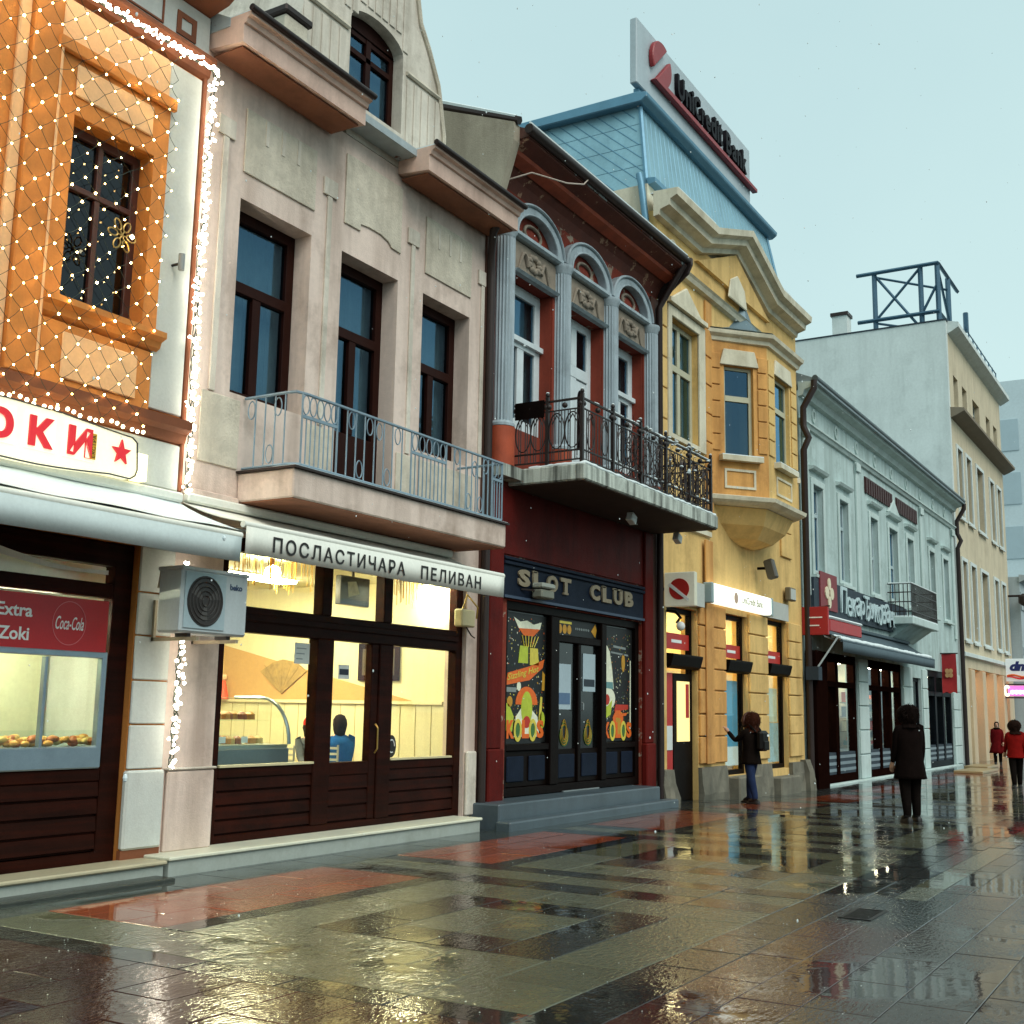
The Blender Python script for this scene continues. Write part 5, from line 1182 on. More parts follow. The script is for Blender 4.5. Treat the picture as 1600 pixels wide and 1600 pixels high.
MB().box(20.7, 22.3, -.3, .3, -.4, -.08).build('door_step', m_rock, b4, bevel=.02)
m_dk = mat('anthracite_frame', '#120d0b', .45, .15, 4, spec=.03); m_rb = mat('bank_red', '#b4241f', .5, .06, 4)
m_litY = emis('lit_room_yellow', '#f2d98c', .75); m_litP = emis('lit_room_pale', '#f0ead0', .8)
def bankwin(o, zt, zr, canopy, name, door=False):
    x0, x1, z0_, z1_ = o
    f = MB().rframe(x0, x1, z0_+.001, z1_, .1, .12, .22).build(name, m_dk, b4)
    MB().box(x0+.1, x1-.1, .14, .2, zr[0], zr[1]).build('red_band', m_rb, f)
    MB().box(x0+.55, x0+1.05, .134, .1395, (zr[0]+zr[1])/2-.03, (zr[0]+zr[1])/2+.03).build('print_line', mwht, f)
    MB().prism([(.0, canopy+.02), (-.08, canopy+.08), (-.13, canopy+.26), (-.13, canopy+.3), (.12, canopy+.32)], x0+.02, x1-.01).build('door_canopy', m_dk, f, bevel=.01)
    for (za, zb) in ((zr[1], z1_-.1), (z0_+.1, canopy)):
        MB().box(x0+.1, x1-.1, .16, .166, za, zb).build('pane', m_clear, f)
    return f
f1 = bankwin(DO, 3.6, (2.82, 3.12), 2.4, 'entrance'); f2 = bankwin(W1_, 3.7, (2.78, 3.06), 2.42, 'shop_window'); f3 = bankwin(W2_, 3.7, (2.78, 3.06), 2.45, 'shop_window')
MB().box(21.3, 22.18, .1, .15, -.05, 2.35).build('door_leaf', m_dk, f1); MB().box(21.45, 22.05, .08, .099, 1.05, 2.2).build('lit_glass', m_litY, f1); MB().box(20.86, 21.25, .1, .15, -.05, 2.35).build('red_panel', m_rb, f1); MB().box(20.9, 21.2, .08, .099, .9, 1.35).build('notice', pn, f1)
MB().box(21.85, 22.0, .07, .079, 1.5, 2.15).build('red_sticker', m_rb, f1)
bk = MB().box(20.45, 29.0, 1.6, 1.7, -.3, 5.0).build('bank_room', mat('bank_wall', '#d9c38a', .9, .05), b4)
MB().box(20.5, 29.0, .36, 1.6, 3.95, 4.0).build('room_ceiling', MATS['bank_wall'], bk)
bl = thing('ceiling_lamp', 'row light inside the yellow bank windows', 'lamp', (24.5, 1, 3.9))
MB().box(20.9, 28.6, .9, 1.05, 3.86, 3.9).build('tube', emis('bank_tube', '#ffe9b0', 34), bl); MB().box(20.85, 28.65, .85, 1.1, 3.901, 3.94).build('fitting', m_white, bl)
po = thing('window_poster', 'tall blue poster in the first bank window behind the woman', 'poster', (24.5, .2, .5)); MB().box(24.25, 25.05, .2, .22, .5, 2.3).build('sheet', mat('poster_sky', '#3f9cc4', .5, .2, 1.2), po); MB().box(24.25, 25.05, .195, .1995, .5, .9).build('print_base', mwht, po)
po = thing('window_poster', 'pale spotted poster in the second bank window', 'poster', (27.2, .2, .5)); MB().box(26.65, 27.8, .2, .22, .5, 1.4).build('sheet', mat('poster_pale', '#a8bfc0', .6, .3, 9, patch='#3c3f3a', pscale=9, pth=.6), po); MB().box(26.65, 27.75, .2, .22, 1.42, 2.2).build('print_top', mat('poster_cream', '#dcd9b8', .6, .2, 6), po)
# signs on the bank
ls = thing('light_box_sign', 'long white lit box sign over the bank windows', 'sign', (24.3, -.15, 3.8))
MB().box(22.55, 26.1, -.27, -.062, 3.81, 4.2).build('box', emis('lightbox_face', '#f4f7e8', .95), ls, bevel=.03); MB().box(22.44, 22.545, -.27, -.062, 3.79, 4.21).build('end_cap', mat('cap_grey', '#8ea3a6', .4, .05), ls, bevel=.02); MB().box(26.105, 26.2, -.28, -.062, 3.79, 4.21).build('end_cap', MATS['cap_grey'], ls, bevel=.02)
text('lettering', 'UniCredit Bank', mat('sign_grey_letter', '#a9a58f', .5, .05), ls, (24.15, -.272, 3.92), .16, 1.35, .003, bold=.02)
MB().prism(ell(23.8, 4.0, .12, .12), -.274, -.271, 'y').build('logo', mat('logo_dull', '#c8a890', .5, .05), ls)
MB().box(26.25, 27.9, -.08, -.061, 3.8, 4.2).build('blank_panel', mat('panel_white', '#b7bbb4', .6, .04), b4)
pj = thing('projecting_sign', 'square white projecting sign with red disc over bank entrance', 'sign', (20.6, -.3, 3.55))
MB().box(20.55, 20.68, -.66, -.04, 3.56, 4.2).build('box', mat('sign_plate', '#b9bba6', .5, .04, emit='#e9e6cf', estr=.15), pj, bevel=.015); MB().tube([(20.62, -.04, 3.9), (20.62, 0, 3.9)], .03, 6).build('bracket', m_dk, pj)
dsc = [(-.35+.2*math.cos(2*math.pi*i/28), 3.88+.2*math.sin(2*math.pi*i/28)) for i in range(28)]
MB().prism(dsc, 20.535, 20.549).build('red_disc', m_rb, pj); MB().prism([(-.17, 4.0), (-.56, 3.69), (-.53, 3.65), (-.13, 3.95)][::1], 20.527, 20.5345).build('white_slash', mwht, pj)
MB().box(20.9, 22.3, -.16, -.002, 3.68, 4.15).build('signal_panel', MATS['panel_white'], b4)
pgn = thing('curved_bracket_shape', 'dark curved bracket shape beneath the square bank sign', 'lamp', (20.72, -.2, 3.2)); MB().tube([(20.72, -.02, 3.5), (20.72, -.2, 3.48), (20.72, -.3, 3.36), (20.72, -.22, 3.26)], .03, 6).build('arm', m_dk, pgn, smooth=60); MB().ball((20.72, -.3, 3.2), .09, 8, 6).build('white_ball', mwht, pgn, smooth=60)  # unidentified shape, built as a curved arm with a white ball
cm = thing('security_camera', 'grey bullet security camera on the wall above lit bank sign', 'camera', (25.7, -.2, 4.85)); MB().tube([(25.75, -.07, 4.85), (25.75, -.3, 4.85)], .035, 6).build('arm', m_dk, cm); MB().box(25.65, 25.85, -.5, -.28, 4.6, 5.05).xf(Matrix.Translation((25.75, -.4, 4.8)) @ Matrix.Rotation(-.25, 4, 'X') @ Matrix.Translation((-25.75, .4, -4.8))).build('body', mat('camera_grey', '#4d4a40', .5, .1), cm, bevel=.03)
bx_ = thing('wall_lamp', 'small box lamp on the right end of bank wall', 'lamp', (27.9, -.1, 4.35)); MB().box(27.7, 28.15, -.2, -.062, 4.3, 4.62).build('housing', mat('lamp_dull', '#6d6450', .6, .1), bx_, bevel=.02); MB().box(27.72, 28.1, -.21, -.201, 4.33, 4.58).build('lens', MATS['panel_white'], bx_)
# roof sign
rsn = thing('roof_sign', 'large white bank billboard with red disc and underline on blue roof', 'sign', (24.2, .7, 14.2))
MB().box(20.77, 27.68, .62, .78, 14.5, 15.98).build('board', mat('board_white', '#aebcc2', .5, .05, 1, streak=.15, dirt='#6e7a80'), rsn, bevel=.02)
for k in range(8): x_ = 21.0+.93*k; MB().box(x_, x_+.12, .68, .8, 14.15, 14.499).build('support', m_zincd, rsn)
red2 = mat('sign_dark_red', '#8d1f25', .45, .08, 3); blk2 = mat('sign_black', '#151116', .5, .06, spec=.08)
LX, LZ, LR = 21.85, 15.4, .5
for sgn in (1, -1):
    pts = [(LX+LR*math.cos(a), LZ+LR*math.sin(a)) for a in [R(45)+sgn*(R(14)+(math.pi-R(28))*i/16) for i in range(17)]]
    MB().prism(pts, .5, .615, 'y').build('logo_half', red2, rsn, bevel=.02)
MB().prism([(21.42, 14.86), (27.85, 14.86), (27.85, 14.96), (21.6, 14.99)], .48, .615, 'y').build('underline', red2, rsn, bevel=.01); MB().box(21.42, 27.8, .36, .6, 14.961, 14.975).build('snow_line', m_snow, rsn) if False else None
x_ = 22.75
for ch_, wd in zip('UniCredit', (.5, .4, .16, .48, .27, .38, .42, .16, .27)):
    text('letter', ch_, blk2, rsn, (x_, .57, 15.1), .56 if ch_ in 'UCdit' else .4, wd*.78, .09, bold=.03); x_ += wd*.92
x_ += .2
for ch_, wd in zip('Bank', (.46, .38, .4, .4)):
    text('letter', ch_, blk2, rsn, (x_, .57, 15.1), .56 if ch_ in 'Bk' else .4, wd*.78, .09, bold=.03); x_ += wd*.92
# ------------------------------------------------------------------ mint green building
m_mint = mat('mint_render', '#b6c9c7', .85, .09, 1.2, .3, 50, streak=.45, dirt='#67786f')
m_mint2 = mat('pale_mint_trim', '#c0d1ce', .8, .06, 1.4, .2, 45, streak=.25, dirt='#74847b')
m_mwin = mat('pale_blue_window', '#a9bcc0', .5, .08, 4)
m_slate = mat('slate_sign', '#333d46', .6, .12, 3, spec=.15)
b5 = thing('mint_building', 'long mint green building with row of tall windows and shop below', 'building', (39.4, 4, -.2))
MW = [(30.35, 31.25), (32.85, 33.75), (36.25, 37.15), (38.6, 39.75), (41.15, 42.1), (44.7, 45.6), (47.15, 48.15)]
SHP = [(30.3, 34.3), (35.4, 39.8), (43.5, 48.0)]
MB().wall(29.3, 49.6, -.8, 9.9, [(a, c_, 5.3, 7.6) for a, c_ in MW] + [(a, c_, -.18, 3.25) for a, c_ in SHP] + [(41.2, 42.6, .8, 2.9)], 0, .35).build('wall', m_mint, b5)
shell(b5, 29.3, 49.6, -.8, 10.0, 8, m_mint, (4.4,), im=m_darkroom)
ev = MB().prism([(0, 9.75), (-.12, 9.78), (-.18, 9.92), (-.38, 9.98), (-.42, 10.1), (0, 10.14)], 29.32, 49.6).build('eave', m_mint2, b5)
MB().tube([(29.3, -.46, 10.18), (49.6, -.46, 10.18)], .08, 8).build('gutter', mat('grey_gutter', '#4f5a5c', .45, .1, metal=.3), ev, smooth=60)
MB().prism([(-.5, 10.16), (4.2, 12.2), (8.3, 10.3), (8.3, 10.1), (-.5, 10.06)], 29.35, 49.55).build('roof', mat('snowy_grey_roof', '#7e8d92', .6, .2, 2, .3, 20), b5)
MB().prism([(0, 9.0), (-.06, 9.02), (-.1, 9.1), (-.14, 9.12), (-.14, 9.16), (0, 9.18)], 29.32, 49.6).build('cornice', m_mint2, b5)
for x_ in (29.5, 34.6, 43.2, 48.9): MB().box(x_, x_+.32, -.08, -.001, 4.6, 9.0).build('pilaster', m_mint2, b5, bevel=.02); MB().box(x_-.06, x_+.38, -.13, -.081, 8.7, 8.98).build('capital', m_mint2, b5, bevel=.02)
for k in range(9): x_ = 30.6+k*2.15; MB().ring(ell(x_, 9.5, .16, .2, 12), ell(x_, 9.5, .09, .12, 12), -.04, -.001).build('rosette', m_mint2, b5)
for k, (a, c_) in enumerate(MW):
    MB().ring([(a-.16, 5.2), (c_+.16, 5.2), (c_+.16, 7.78), (a-.16, 7.78)], [(a, 5.3), (c_, 5.3), (c_, 7.6), (a, 7.6)], -.05, -.001).build('window_surround', m_mint2, b5, bevel=.015)
    MB().prism([(0, 7.95), (-.12, 7.98), (-.16, 8.05), (0, 8.08)], a-.25, c_+.25).build('window_head', m_mint2, b5)
    if k == 3: MB().prism([(a-.2, 8.1), (c_+.2, 8.1), ((a+c_)/2, 8.6)], -.1, -.001, 'y').build('window_gable', m_mint2, b5, bevel=.02)
    MB().box(a-.2, c_+.2, -.14, -.001, 5.12, 5.2).build('window_sill', m_mint2, b5)
    window(b5, a, c_, 5.3, 7.6, .12, m_mwin, m_skyglass, .09, 6.85 if k < 2 else 6.4, ((a+c_)/2,), True, bar=.1, curtain='full' if k % 2 else None)
# dark louvre plates under the cornice
lou = mat('maroon_plate', '#3a1512', .6, .2, 4)
for (xa, xb) in ((35.75, 39.2), (39.75, 42.8)):
    lo = MB().box(xa, xb, -.04, -.001, 8.3, 8.78).build('louvre_plate', lou, b5)
    for k in range(12): x_ = xa+(xb-xa)*k/12; MB().box(x_+.04, x_+.2, -.06, -.041, 8.28, 8.74).build('fin', lou, lo)
# balcony
bal = MB().box(38.05, 41.9, -.8, -.001, 4.45, 4.68).build('balcony', m_mint2, b5, bevel=.02); MB().prism([(0, 4.0), (-.65, 4.449), (0, 4.449)], 38.3, 41.6).build('bracket', m_mint, bal)
for z_ in (4.85, 5.15, 5.45, 5.72): MB().tube([(38.1, -.03, z_), (38.1, -.76, z_), (41.85, -.76, z_), (41.85, -.03, z_)], .02, 4).build('rail', m_rust, bal)
for k in range(26): x_ = 38.1+3.75*k/25; MB().tube([(x_, -.76, 4.681), (x_, -.76, 5.72)], .014, 4).build('bar', m_rust, bal)
for k in range(1, 6): MB().tube([(38.1, -.13*k, 4.681), (38.1, -.13*k, 5.72)], .014, 4).build('bar', m_rust, bal)
for z_ in (5.745, 4.7): MB().tube([(38.1, -.06, z_), (38.1, -.76, z_), (41.85, -.76, z_)], .026, 5).build('snow_line', m_snow, bal)
# drainpipes
for (x_, col) in ((29.25, m_gutter), (49.65, m_gutter)):
    MB().tube([(x_, -.45, 10.1), (x_, -.45, 9.9), (x_, -.15, 9.4), (x_, -.15, 8.9), (x_, -.28, 8.6), (x_, -.14, 8.3), (x_, -.14, -.2)], .085, 8).build('drainpipe', col, b5, smooth=60)
# shop fronts in dark timber
m_br = mat('dark_red_timber', '#190b08', .45, .2, 4, .2, 40, spec=.0)
m_lit = emis('shop_shelf_light', '#e9dfae', 1.1)
rs = random.Random(17)
for k, (a, c_) in enumerate(SHP):
    sf = MB().rframe(a, c_, -.17, 3.25, .22, .05, .25).build('shop_front', m_br if k < 2 else mat('dark_blue_timber', '#12161b', .45, .2, 4, spec=.03), b5)
    mm_ = MATS['dark_blue_timber'] if k == 2 else m_br
    n = 2 if k == 0 else 3
    xs = [a+.22+(c_-a-.44)*i/n for i in range(n+1)]
    for i in range(1, n): MB().box(xs[i]-.14, xs[i]+.14, .03, .25, .05, 3.03).build('post', mm_, sf)
    MB().box(a+.22, c_-.22, .04, .24, 2.35, 2.5).build('transom', mm_, sf); MB().box(a+.22, c_-.22, .06, .24, .05, .62).build('lower_panel', m_slate, sf)
    for i in range(n):
        xa, xb = xs[i]+(.14 if i else 0), xs[i+1]-(.14 if i < n-1 else 0)
        MB().box(xa, xb, .14, .147, .62, 2.35).build('pane', m_clear, sf); MB().box(xa, xb, .14, .147, 2.5, 3.03).build('pane', m_clear, sf)
        for j in range(3): MB().box(xa+.04, xb-.04, .045, .0595, .12+j*.17, .2+j*.17).build('panel_slat', mat('pale_slat', '#73828a', .5, .1), sf)
        for j in range(4):       # goods on lit shelves
            z_ = .7+.42*j; MB().box(xa, xb, .6, .9, z_, z_+.03).build('shelf', mat('shelf_pale', '#9a9884', .6, .1), sf)
            for q in range(4):
                x_ = xa+(xb-xa)*(q+.5)/4+rs.uniform(-.1, .1); hh = rs.uniform(.1, .3); MB().box(x_-.08, x_+.08, .65, .85, z_+.031, z_+.03+hh).build('goods', [PC['white'], PC['orange'], PC['teal'], PC['red'], PC['grey'], PC['yellow']][rs.randrange(6)], sf)
    MB().box(a, c_, 1.2, 1.3, -.2, 3.4).build('back_panel', mat('shop_back', '#b3b09a', .8, .2, 2), sf)
    sl_ = thing('shelf_lamp', 'strip light inside the %s dark shop window of mint building' % ('left', 'middle', 'right')[k], 'lamp', ((a+c_)/2, .5, 3.1)); MB().box(a+.3, c_-.3, .4, .5, 3.04, 3.08).build('tube', emis('shelf_tube' if k < 2 else 'dim_shelf_tube', '#fff0cf', 40 if k < 2 else 14), sl_); MB().box(a+.28, c_-.28, .38, .52, 3.081, 3.1).build('fitting', m_white, sl_)
MB().box(29.36, 30.28, -.3, -.001, -.3, 3.2).build('side_post', m_br, b5, bevel=.02)
MB().box(30.2, 48.4, -.2, -.001, -.5, -.16).build('threshold', m_mint2, b5, bevel=.01)
for (xa, xb) in ((34.35, 35.35), (39.85, 41.1), (42.7, 43.45), (48.05, 49.4)):
    for j in range(5): MB().box(xa, xb, -.05, -.001, -.15+j*.68, .5+j*.68).build('block', m_mint2, b5, bevel=.015)
window(b5, 41.2, 42.6, .8, 2.9, .1, MATS['dark_blue_timber'], m_clear, .12, None, ())
# shop sign with white script
sg = thing('script_sign', 'slate sign with white ornate script over the mint shop', 'sign', (35, -.1, 4.2))
MB().prism([(29.9, 4.2), (40.3, 4.22), (40.3, 5.1), (29.9, 5.1)], -.12, -.002, 'y').build('board', m_slate, sg)
MB().box(30.35, 31.9, -.16, -.121, 4.33, 5.3).build('red_square', mat('emblem_red', '#7c2a30', .6, .1), sg)
for k in range(4): a = k*math.pi/2+.0; MB().prism(ell(31.1+.22*math.sin(a), 4.78+.24*math.cos(a), .17 if k % 2 else .13, .16, 12), -.19, -.161, 'y').build('petal', mat('emblem_cream', '#ddd2b4', .6, .05), sg)
scr = mat('script_white', '#b9cdd0', .5, .05)
rs = random.Random(12); x_ = 32.25
for j, ch_ in enumerate('ПекарЂукована'):
    hh = (.72 if ch_ in 'ПЂ' else rs.uniform(.46, .58)); wd = .62 if ch_ in 'ПЂ' else .46
    text('script_letter', ch_, scr, sg, (x_, -.15-.004*j, 4.36+rs.uniform(-.06, .08)), hh, wd, .05, bold=.004, shear=rs.uniform(-.1, .25)); x_ += wd*.98
# awning, hanging sign and flag
awm = mat('slate_canvas', '#3f5058', .7, .1, 2)
awning('awning', 'dark slate awning edged with snow over the mint shop', 29.7, 40.6, -.85, 3.46, 3.16, 3.95, awm, awm, snow=False)
sa = thing('snow_ridge', 'white snow ridge lying along the edge of slate awning', 'snow', (35, -.8, 3.5)); q_ = MB(); rs = random.Random(2)
q_.tube([(29.8+.2*k, -.78+.02*rs.random(), 3.5+.02*rs.random()) for k in range(54)], [.05+.03*rs.random() for k in range(54)], 6); q_.tube([(29.8+.2*k, -.6, 3.56+.02*rs.random()) for k in range(28)], [.05 for k in range(28)], 6); q_.build('ridge', m_snow, sa, smooth=70)
rs_ = thing('hanging_sign', 'square red hanging sign at left end of mint building', 'sign', (29.4, -.3, 3.5)); MB().box(29.2, 29.3, -.66, .0, 3.56, 4.26).build('board', mat('sign_red', '#a51f22', .5, .08, 3), rs_, bevel=.01)
text('lettering', 'КАФЕТЕРИЈА', mwht, rs_, (29.195, -.1, 4.0), .045, .42, .003, right=(0, -1, 0)) if False else MB().box(29.19, 29.199, -.52, -.1, 3.98, 4.01).build('print_line', mwht, rs_); MB().box(29.19, 29.199, -.44, -.2, 3.78, 3.81).build('print_line', mwht, rs_); MB().tube([(29.25, 0, 4.2), (29.25, -.7, 4.28)], .02, 5).build('bracket', m_gutter, rs_)
rb_ = thing('red_box_sign', 'long red box sign topped with snow above slate awning', 'sign', (31.5, -.4, 3.9)); MB().box(30.3, 33.4, -.4, -.15, 3.72, 4.05).build('box', MATS['sign_red'], rb_, bevel=.03); MB().box(30.25, 33.45, -.43, -.12, 4.051, 4.13).build('snow_top', m_snow, rb_, bevel=.04)
st_ = thing('awning_pole', 'slanting pale pole propping the slate awning at its left end', 'pole', (29.3, -.4, 2.6)); MB().tube([(29.25, -.35, 2.75), (29.6, -.8, 3.55)], .025, 6).build('pole', mat('pale_pole', '#9fa9aa', .4, .1), st_); MB().box(29.1, 29.4, -.42, -.1, 2.45, 2.78).build('base_box', m_slate, st_)
fg = thing('hanging_flag', 'red hanging banner with gold clover emblem at right end of mint shop', 'flag', (46, -.3, 2.5))
MB().tube([(46, 0, 3.92), (46, -.62, 3.92)], .025, 6).build('pole', m_gutter, fg); ff = MB()
for j in range(6):
    for i in range(4):
        P_ = lambda i, j: (46+.03*math.sin(i*1.3+j), -.04-.13*i, 3.9-.24*j+(.06*(i % 2) if j == 6 else 0)); ff.face(P_(i, j), P_(i+1, j), P_(i+1, j+1), P_(i, j+1))
ff.build('cloth', mat('flag_red', '#a01f24', .7, .12, 4), fg, fix=False, smooth=60)
for k in range(4): a = k*math.pi/2+.78; MB().prism(ell(-.3+.09*math.cos(a), 3.2+.11*math.sin(a), .075, .09, 10), 45.93, 45.95).build('emblem_leaf', mat('flag_gold', '#c79a6a', .6, .05), fg)
# ------------------------------------------------------------------ beige four storey building
m_bg = mat('beige_facade', '#cdc0a4', .85, .09, 1, .2, 40, streak=.25, dirt='#837257')
m_wh = mat('white_gable_wall', '#d3dcd9', .85, .08, .7, .2, 30, streak=.2, dirt='#86908c')
m_dw = mat('dark_grey_window', '#3d4646', .2, .2, 3); m_pier = mat('pale_pier', '#c9b596', .8, .06, 1.5); m_peach = mat('peach_wall', '#d59a5c', .8, .08, 1.5)  # window colour is a plain dark grey
b6 = thing('beige_building', 'tall beige four storey building with blank white end wall', 'building', (57, 4, -.2))
C1 = [(51.15, 52.15), (53.1, 54.2), (55.6, 57.3), (59.1, 60.2), (61.2, 62.3)]
hol = [(a, c_, 14.5, 15.92) for a, c_ in C1] + [(a, c_, 9.9, 12.75) for a, c_ in C1] + [(a, c_, 4.8, 8.0) for a, c_ in C1] + [(51.6, 62.0, -.2, 3.6)]
MB().wall(50.3, 63.5, -.8, 17.6, hol, 0, .4).build('wall', m_bg, b6)
MB().box(50.0, 50.29, 0, 12, -.8, 18.0).build('end_wall', m_wh, b6); MB().box(63.3, 63.5, .4, 12, -.8, 17.6).build('side_wall', m_bg, b6); MB().box(50.3, 63.3, 11.8, 12, -.8, 17.6).build('back_wall', m_bg, b6); MB().box(50.3, 63.3, .4, 11.8, 17.3, 17.58).build('roof_deck', m_wh, b6)
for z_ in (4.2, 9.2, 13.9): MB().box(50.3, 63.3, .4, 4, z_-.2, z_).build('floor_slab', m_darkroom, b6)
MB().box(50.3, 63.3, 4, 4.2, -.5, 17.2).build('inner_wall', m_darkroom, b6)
MB().prism([(0, 17.5), (-.2, 17.6), (-.45, 17.75), (-.45, 17.95), (0, 18.05)], 50.3, 63.9).build('cornice', m_wh, b6); MB().prism([(0, 13.85), (-.25, 13.95), (-.55, 14.1), (-.55, 14.22), (0, 14.3)], 50.2, 63.9).build('cornice', mat('dark_cornice', '#7d7261', .85, .1), b6)
MB().prism([(0, 4.0), (-.15, 4.05), (-.15, 4.2), (0, 4.25)], 50.3, 63.5).build('string_course', m_wh, b6)
for (a, c_, za, zb) in hol[:-1]:
    window(b6, a, c_, za, zb, .2, mat('grey_window_frame', '#8f948a', .5, .1), m_skyglass, .1, za+(zb-za)*.66, ((a+c_)/2,), True, bar=.1)
    if zb < 13: MB().ring([(a-.18, za-.1), (c_+.18, za-.1), (c_+.18, zb+.15), (a-.18, zb+.15)], [(a, za), (c_, za), (c_, zb), (a, zb)], -.06, -.001).build('window_surround', m_wh, b6)
    MB().box(a-.1, c_+.1, -.12, -.061, za-.2, za-.11).build('window_sill', m_wh, b6)
for x_ in (51.6, 54.2, 57.0, 59.6, 61.3): MB().box(x_, x_+.75, -.12, .6, -.4, 3.55).build('pier', m_pier, b6, bevel=.02)
MB().box(51.6, 62.0, 1.4, 1.5, -.4, 3.6).build('arcade_back', m_peach, b6)
al = thing('arcade_lamp', 'warm light in the arcade of the beige building', 'lamp', (57, .9, 3.5)); MB().box(51.8, 61.8, .8, 1.0, 3.5, 3.54).build('tube', emis('arcade_tube', '#ffc98a', 13), al); MB().box(51.75, 61.85, .75, 1.05, 3.541, 3.57).build('fitting', m_white, al)
MB().box(50.02, 50.7, 4.1, 4.75, 18.0, 18.9).build('chimney', m_wh, b6); MB().box(49.96, 50.76, 4.04, 4.81, 18.901, 19.05).build('chimney_cap', m_gutter, b6); MB().box(49.97, 50.32, -.03, 12, 18.0, 18.06).build('wall_coping', m_slate, b6)
# rooftop billboard frame
m_st = mat('blue_steel', '#3c5f74', .5, .12, 3, metal=.3)
rf_ = thing('billboard_frame', 'empty blue steel billboard frame standing on the beige roof', 'frame', (51, 1.7, 17.6))
def beam(p, q, r=.09): MB().tube([p, q], r, 4).build('beam', m_st, rf_)
for (x_, y_) in ((50.6, 3.0), (50.6, 1.05), (50.6, .35), (52.6, .3)): beam((x_, y_, 17.6), (x_, y_, 20.75), .11)
beam((50.5, 3.75, 20.75), (50.5, .3, 20.75)); beam((50.5, 3.75, 18.6), (50.5, .3, 18.6)); beam((50.5, .3, 20.75), (54.6, .25, 20.75)); beam((50.6, .35, 18.6), (53.5, .3, 18.6))
beam((50.6, 3.0, 20.7), (50.6, 1.05, 17.9), .06); beam((50.6, 3.0, 18.6), (50.6, 1.05, 20.7), .06); beam((50.6, 1.05, 18.6), (50.6, .35, 19.9), .06); beam((50.6, 3.0, 20.6), (52.6, .3, 20.2), .06); beam((50.6, 3.0, 18.5), (52.6, .3, 18.2), .06); beam((50.6, .35, 20.7), (52.6, .3, 18.7), .06)
rl = thing('roof_railing', 'thin metal railing along front edge of the beige roof', 'railing', (58, -.2, 18))
for k in range(9): x_ = 53.5+k*1.05; MB().tube([(x_, -.15, 18.0), (x_, -.15, 18.75)], .03, 4).build('post', m_st, rl)
MB().tube([(53.5, -.15, 18.7), (61.9, -.15, 18.7)], .03, 4).build('rail', m_st, rl); MB().tube([(54, -.15, 18.6), (54, -.15, 19.5)], .12, 5).build('vent', m_st, rl)
# ------------------------------------------------------------------ end of the street
b7 = thing('striped_far_building', 'low pale grooved building beyond the beige one with bright shop', 'building', (69, 4, -.2)); m_far = mat('far_grey_render', '#a9b6ba', .85, .06, 1, streak=.2, dirt='#7d868a')
MB().wall(63.6, 84, -.8, 8.6, [(65, 66.2, 5.0, 7.2), (68, 69.2, 5.0, 7.2), (71, 72.2, 5.0, 7.2), (64.5, 67.5, -.3, 2.9), (68.5, 76, -.3, 2.9)], -.5, -.1).build('wall', m_far, b7); MB().box(63.6, 84, -.1, 8, 8.3, 8.6).build('roof_deck', m_far, b7); MB().box(63.6, 63.9, -.1, 8, -.8, 8.3).build('side_wall', m_far, b7)
for k in range(7): MB().box(63.7, 84, -.55, -.501, 4.2+k*.55, 4.55+k*.55).build('band', m_far, b7) if k not in (2, 3, 4) else None
MB().prism([(-.5, 8.3), (-.8, 8.45), (-.85, 8.65), (-.5, 8.7)], 63.5, 84).build('cornice', m_far, b7); MB().box(63.9, 84, 1.5, 1.7, -.5, 8.2).build('inner_wall', mat('far_room', '#d5cfae', .9, .05), b7)
for (a, c_) in ((65, 66.2), (68, 69.2), (71, 72.2)): window(b7, a, c_, 5.0, 7.2, -.4, MATS['grey_window_frame'], m_skyglass, .1, None, ((a+c_)/2,))
fl_ = thing('ceiling_lamp', 'bright light in the far shop under the dm sign', 'lamp', (69, .6, 3)); MB().box(64.6, 75.8, .4, .7, 2.95, 3.0).build('tube', emis('far_tube', '#fff6d0', 14), fl_); MB().box(64.5, 75.9, .35, .75, 3.001, 3.05).build('fitting', m_white, fl_)
d1 = thing('dm_sign', 'white hanging sign with blue letters dm and orange wave', 'sign', (60, -1, 3.6)); MB().box(59.9, 60.0, -1.5, -.2, 3.3, 4.35).build('board', mat('dm_white', '#c9d2d2', .5, .04, emit='#dfe8e8', estr=.25), d1, bevel=.02)
text('lettering', 'dm', mat('dm_blue', '#1d2a6b', .5, .04), d1, (59.895, -.38, 3.78), .45, .85, .01, right=(0, -1, 0), bold=.06, shear=.25)
for k, col in enumerate(('#e06a1e', '#d8302a')): MB().tube([(59.88, -.25-.11*i, 3.55-.07*k+.05*math.sin(i*.7+k)) for i in range(10)], .045, 5).build('wave', mat('dm_wave_%d' % k, col, .5, .03), d1)
d2 = thing('neon_sign', 'glowing pink shop sign below the dm sign', 'sign', (60, -1, 2.7)); MB().box(59.92, 60.0, -1.5, -.25, 2.62, 3.1).build('board', emis('neon_pink', '#d86ab8', 1.0), d2, bevel=.02)
MB().tube([(59.88, -.22-.09*math.cos(t), 2.86+.22*math.sin(t)) for t in [.6+i*.3 for i in range(18)]], .05, 6).build('swirl', emis('neon_white', '#fff6dc', 1.6), d2)
for k in range(4): MB().ball((59.88, -.45-.17*k, 2.8), .1, 8, 5, .4, 1, 1).build('letter_blob', MATS['neon_white'], d2)
for z_ in (2.55, 3.16): MB().tube([(60, -.0, z_), (60, -1.6, z_)], .03, 4).build('bracket', m_gutter, d2)
b8 = thing('far_tower_block', 'tall pale blue building closing the street behind the beige roofline', 'building', (80, -6, -.2)); MB().box(78, 95, -1.8, 12, -.8, 22.6).build('wall', mat('pale_blue_wall', '#c6d5da', .9, .05, .5), b8)  # wall in an even pale blue of its own
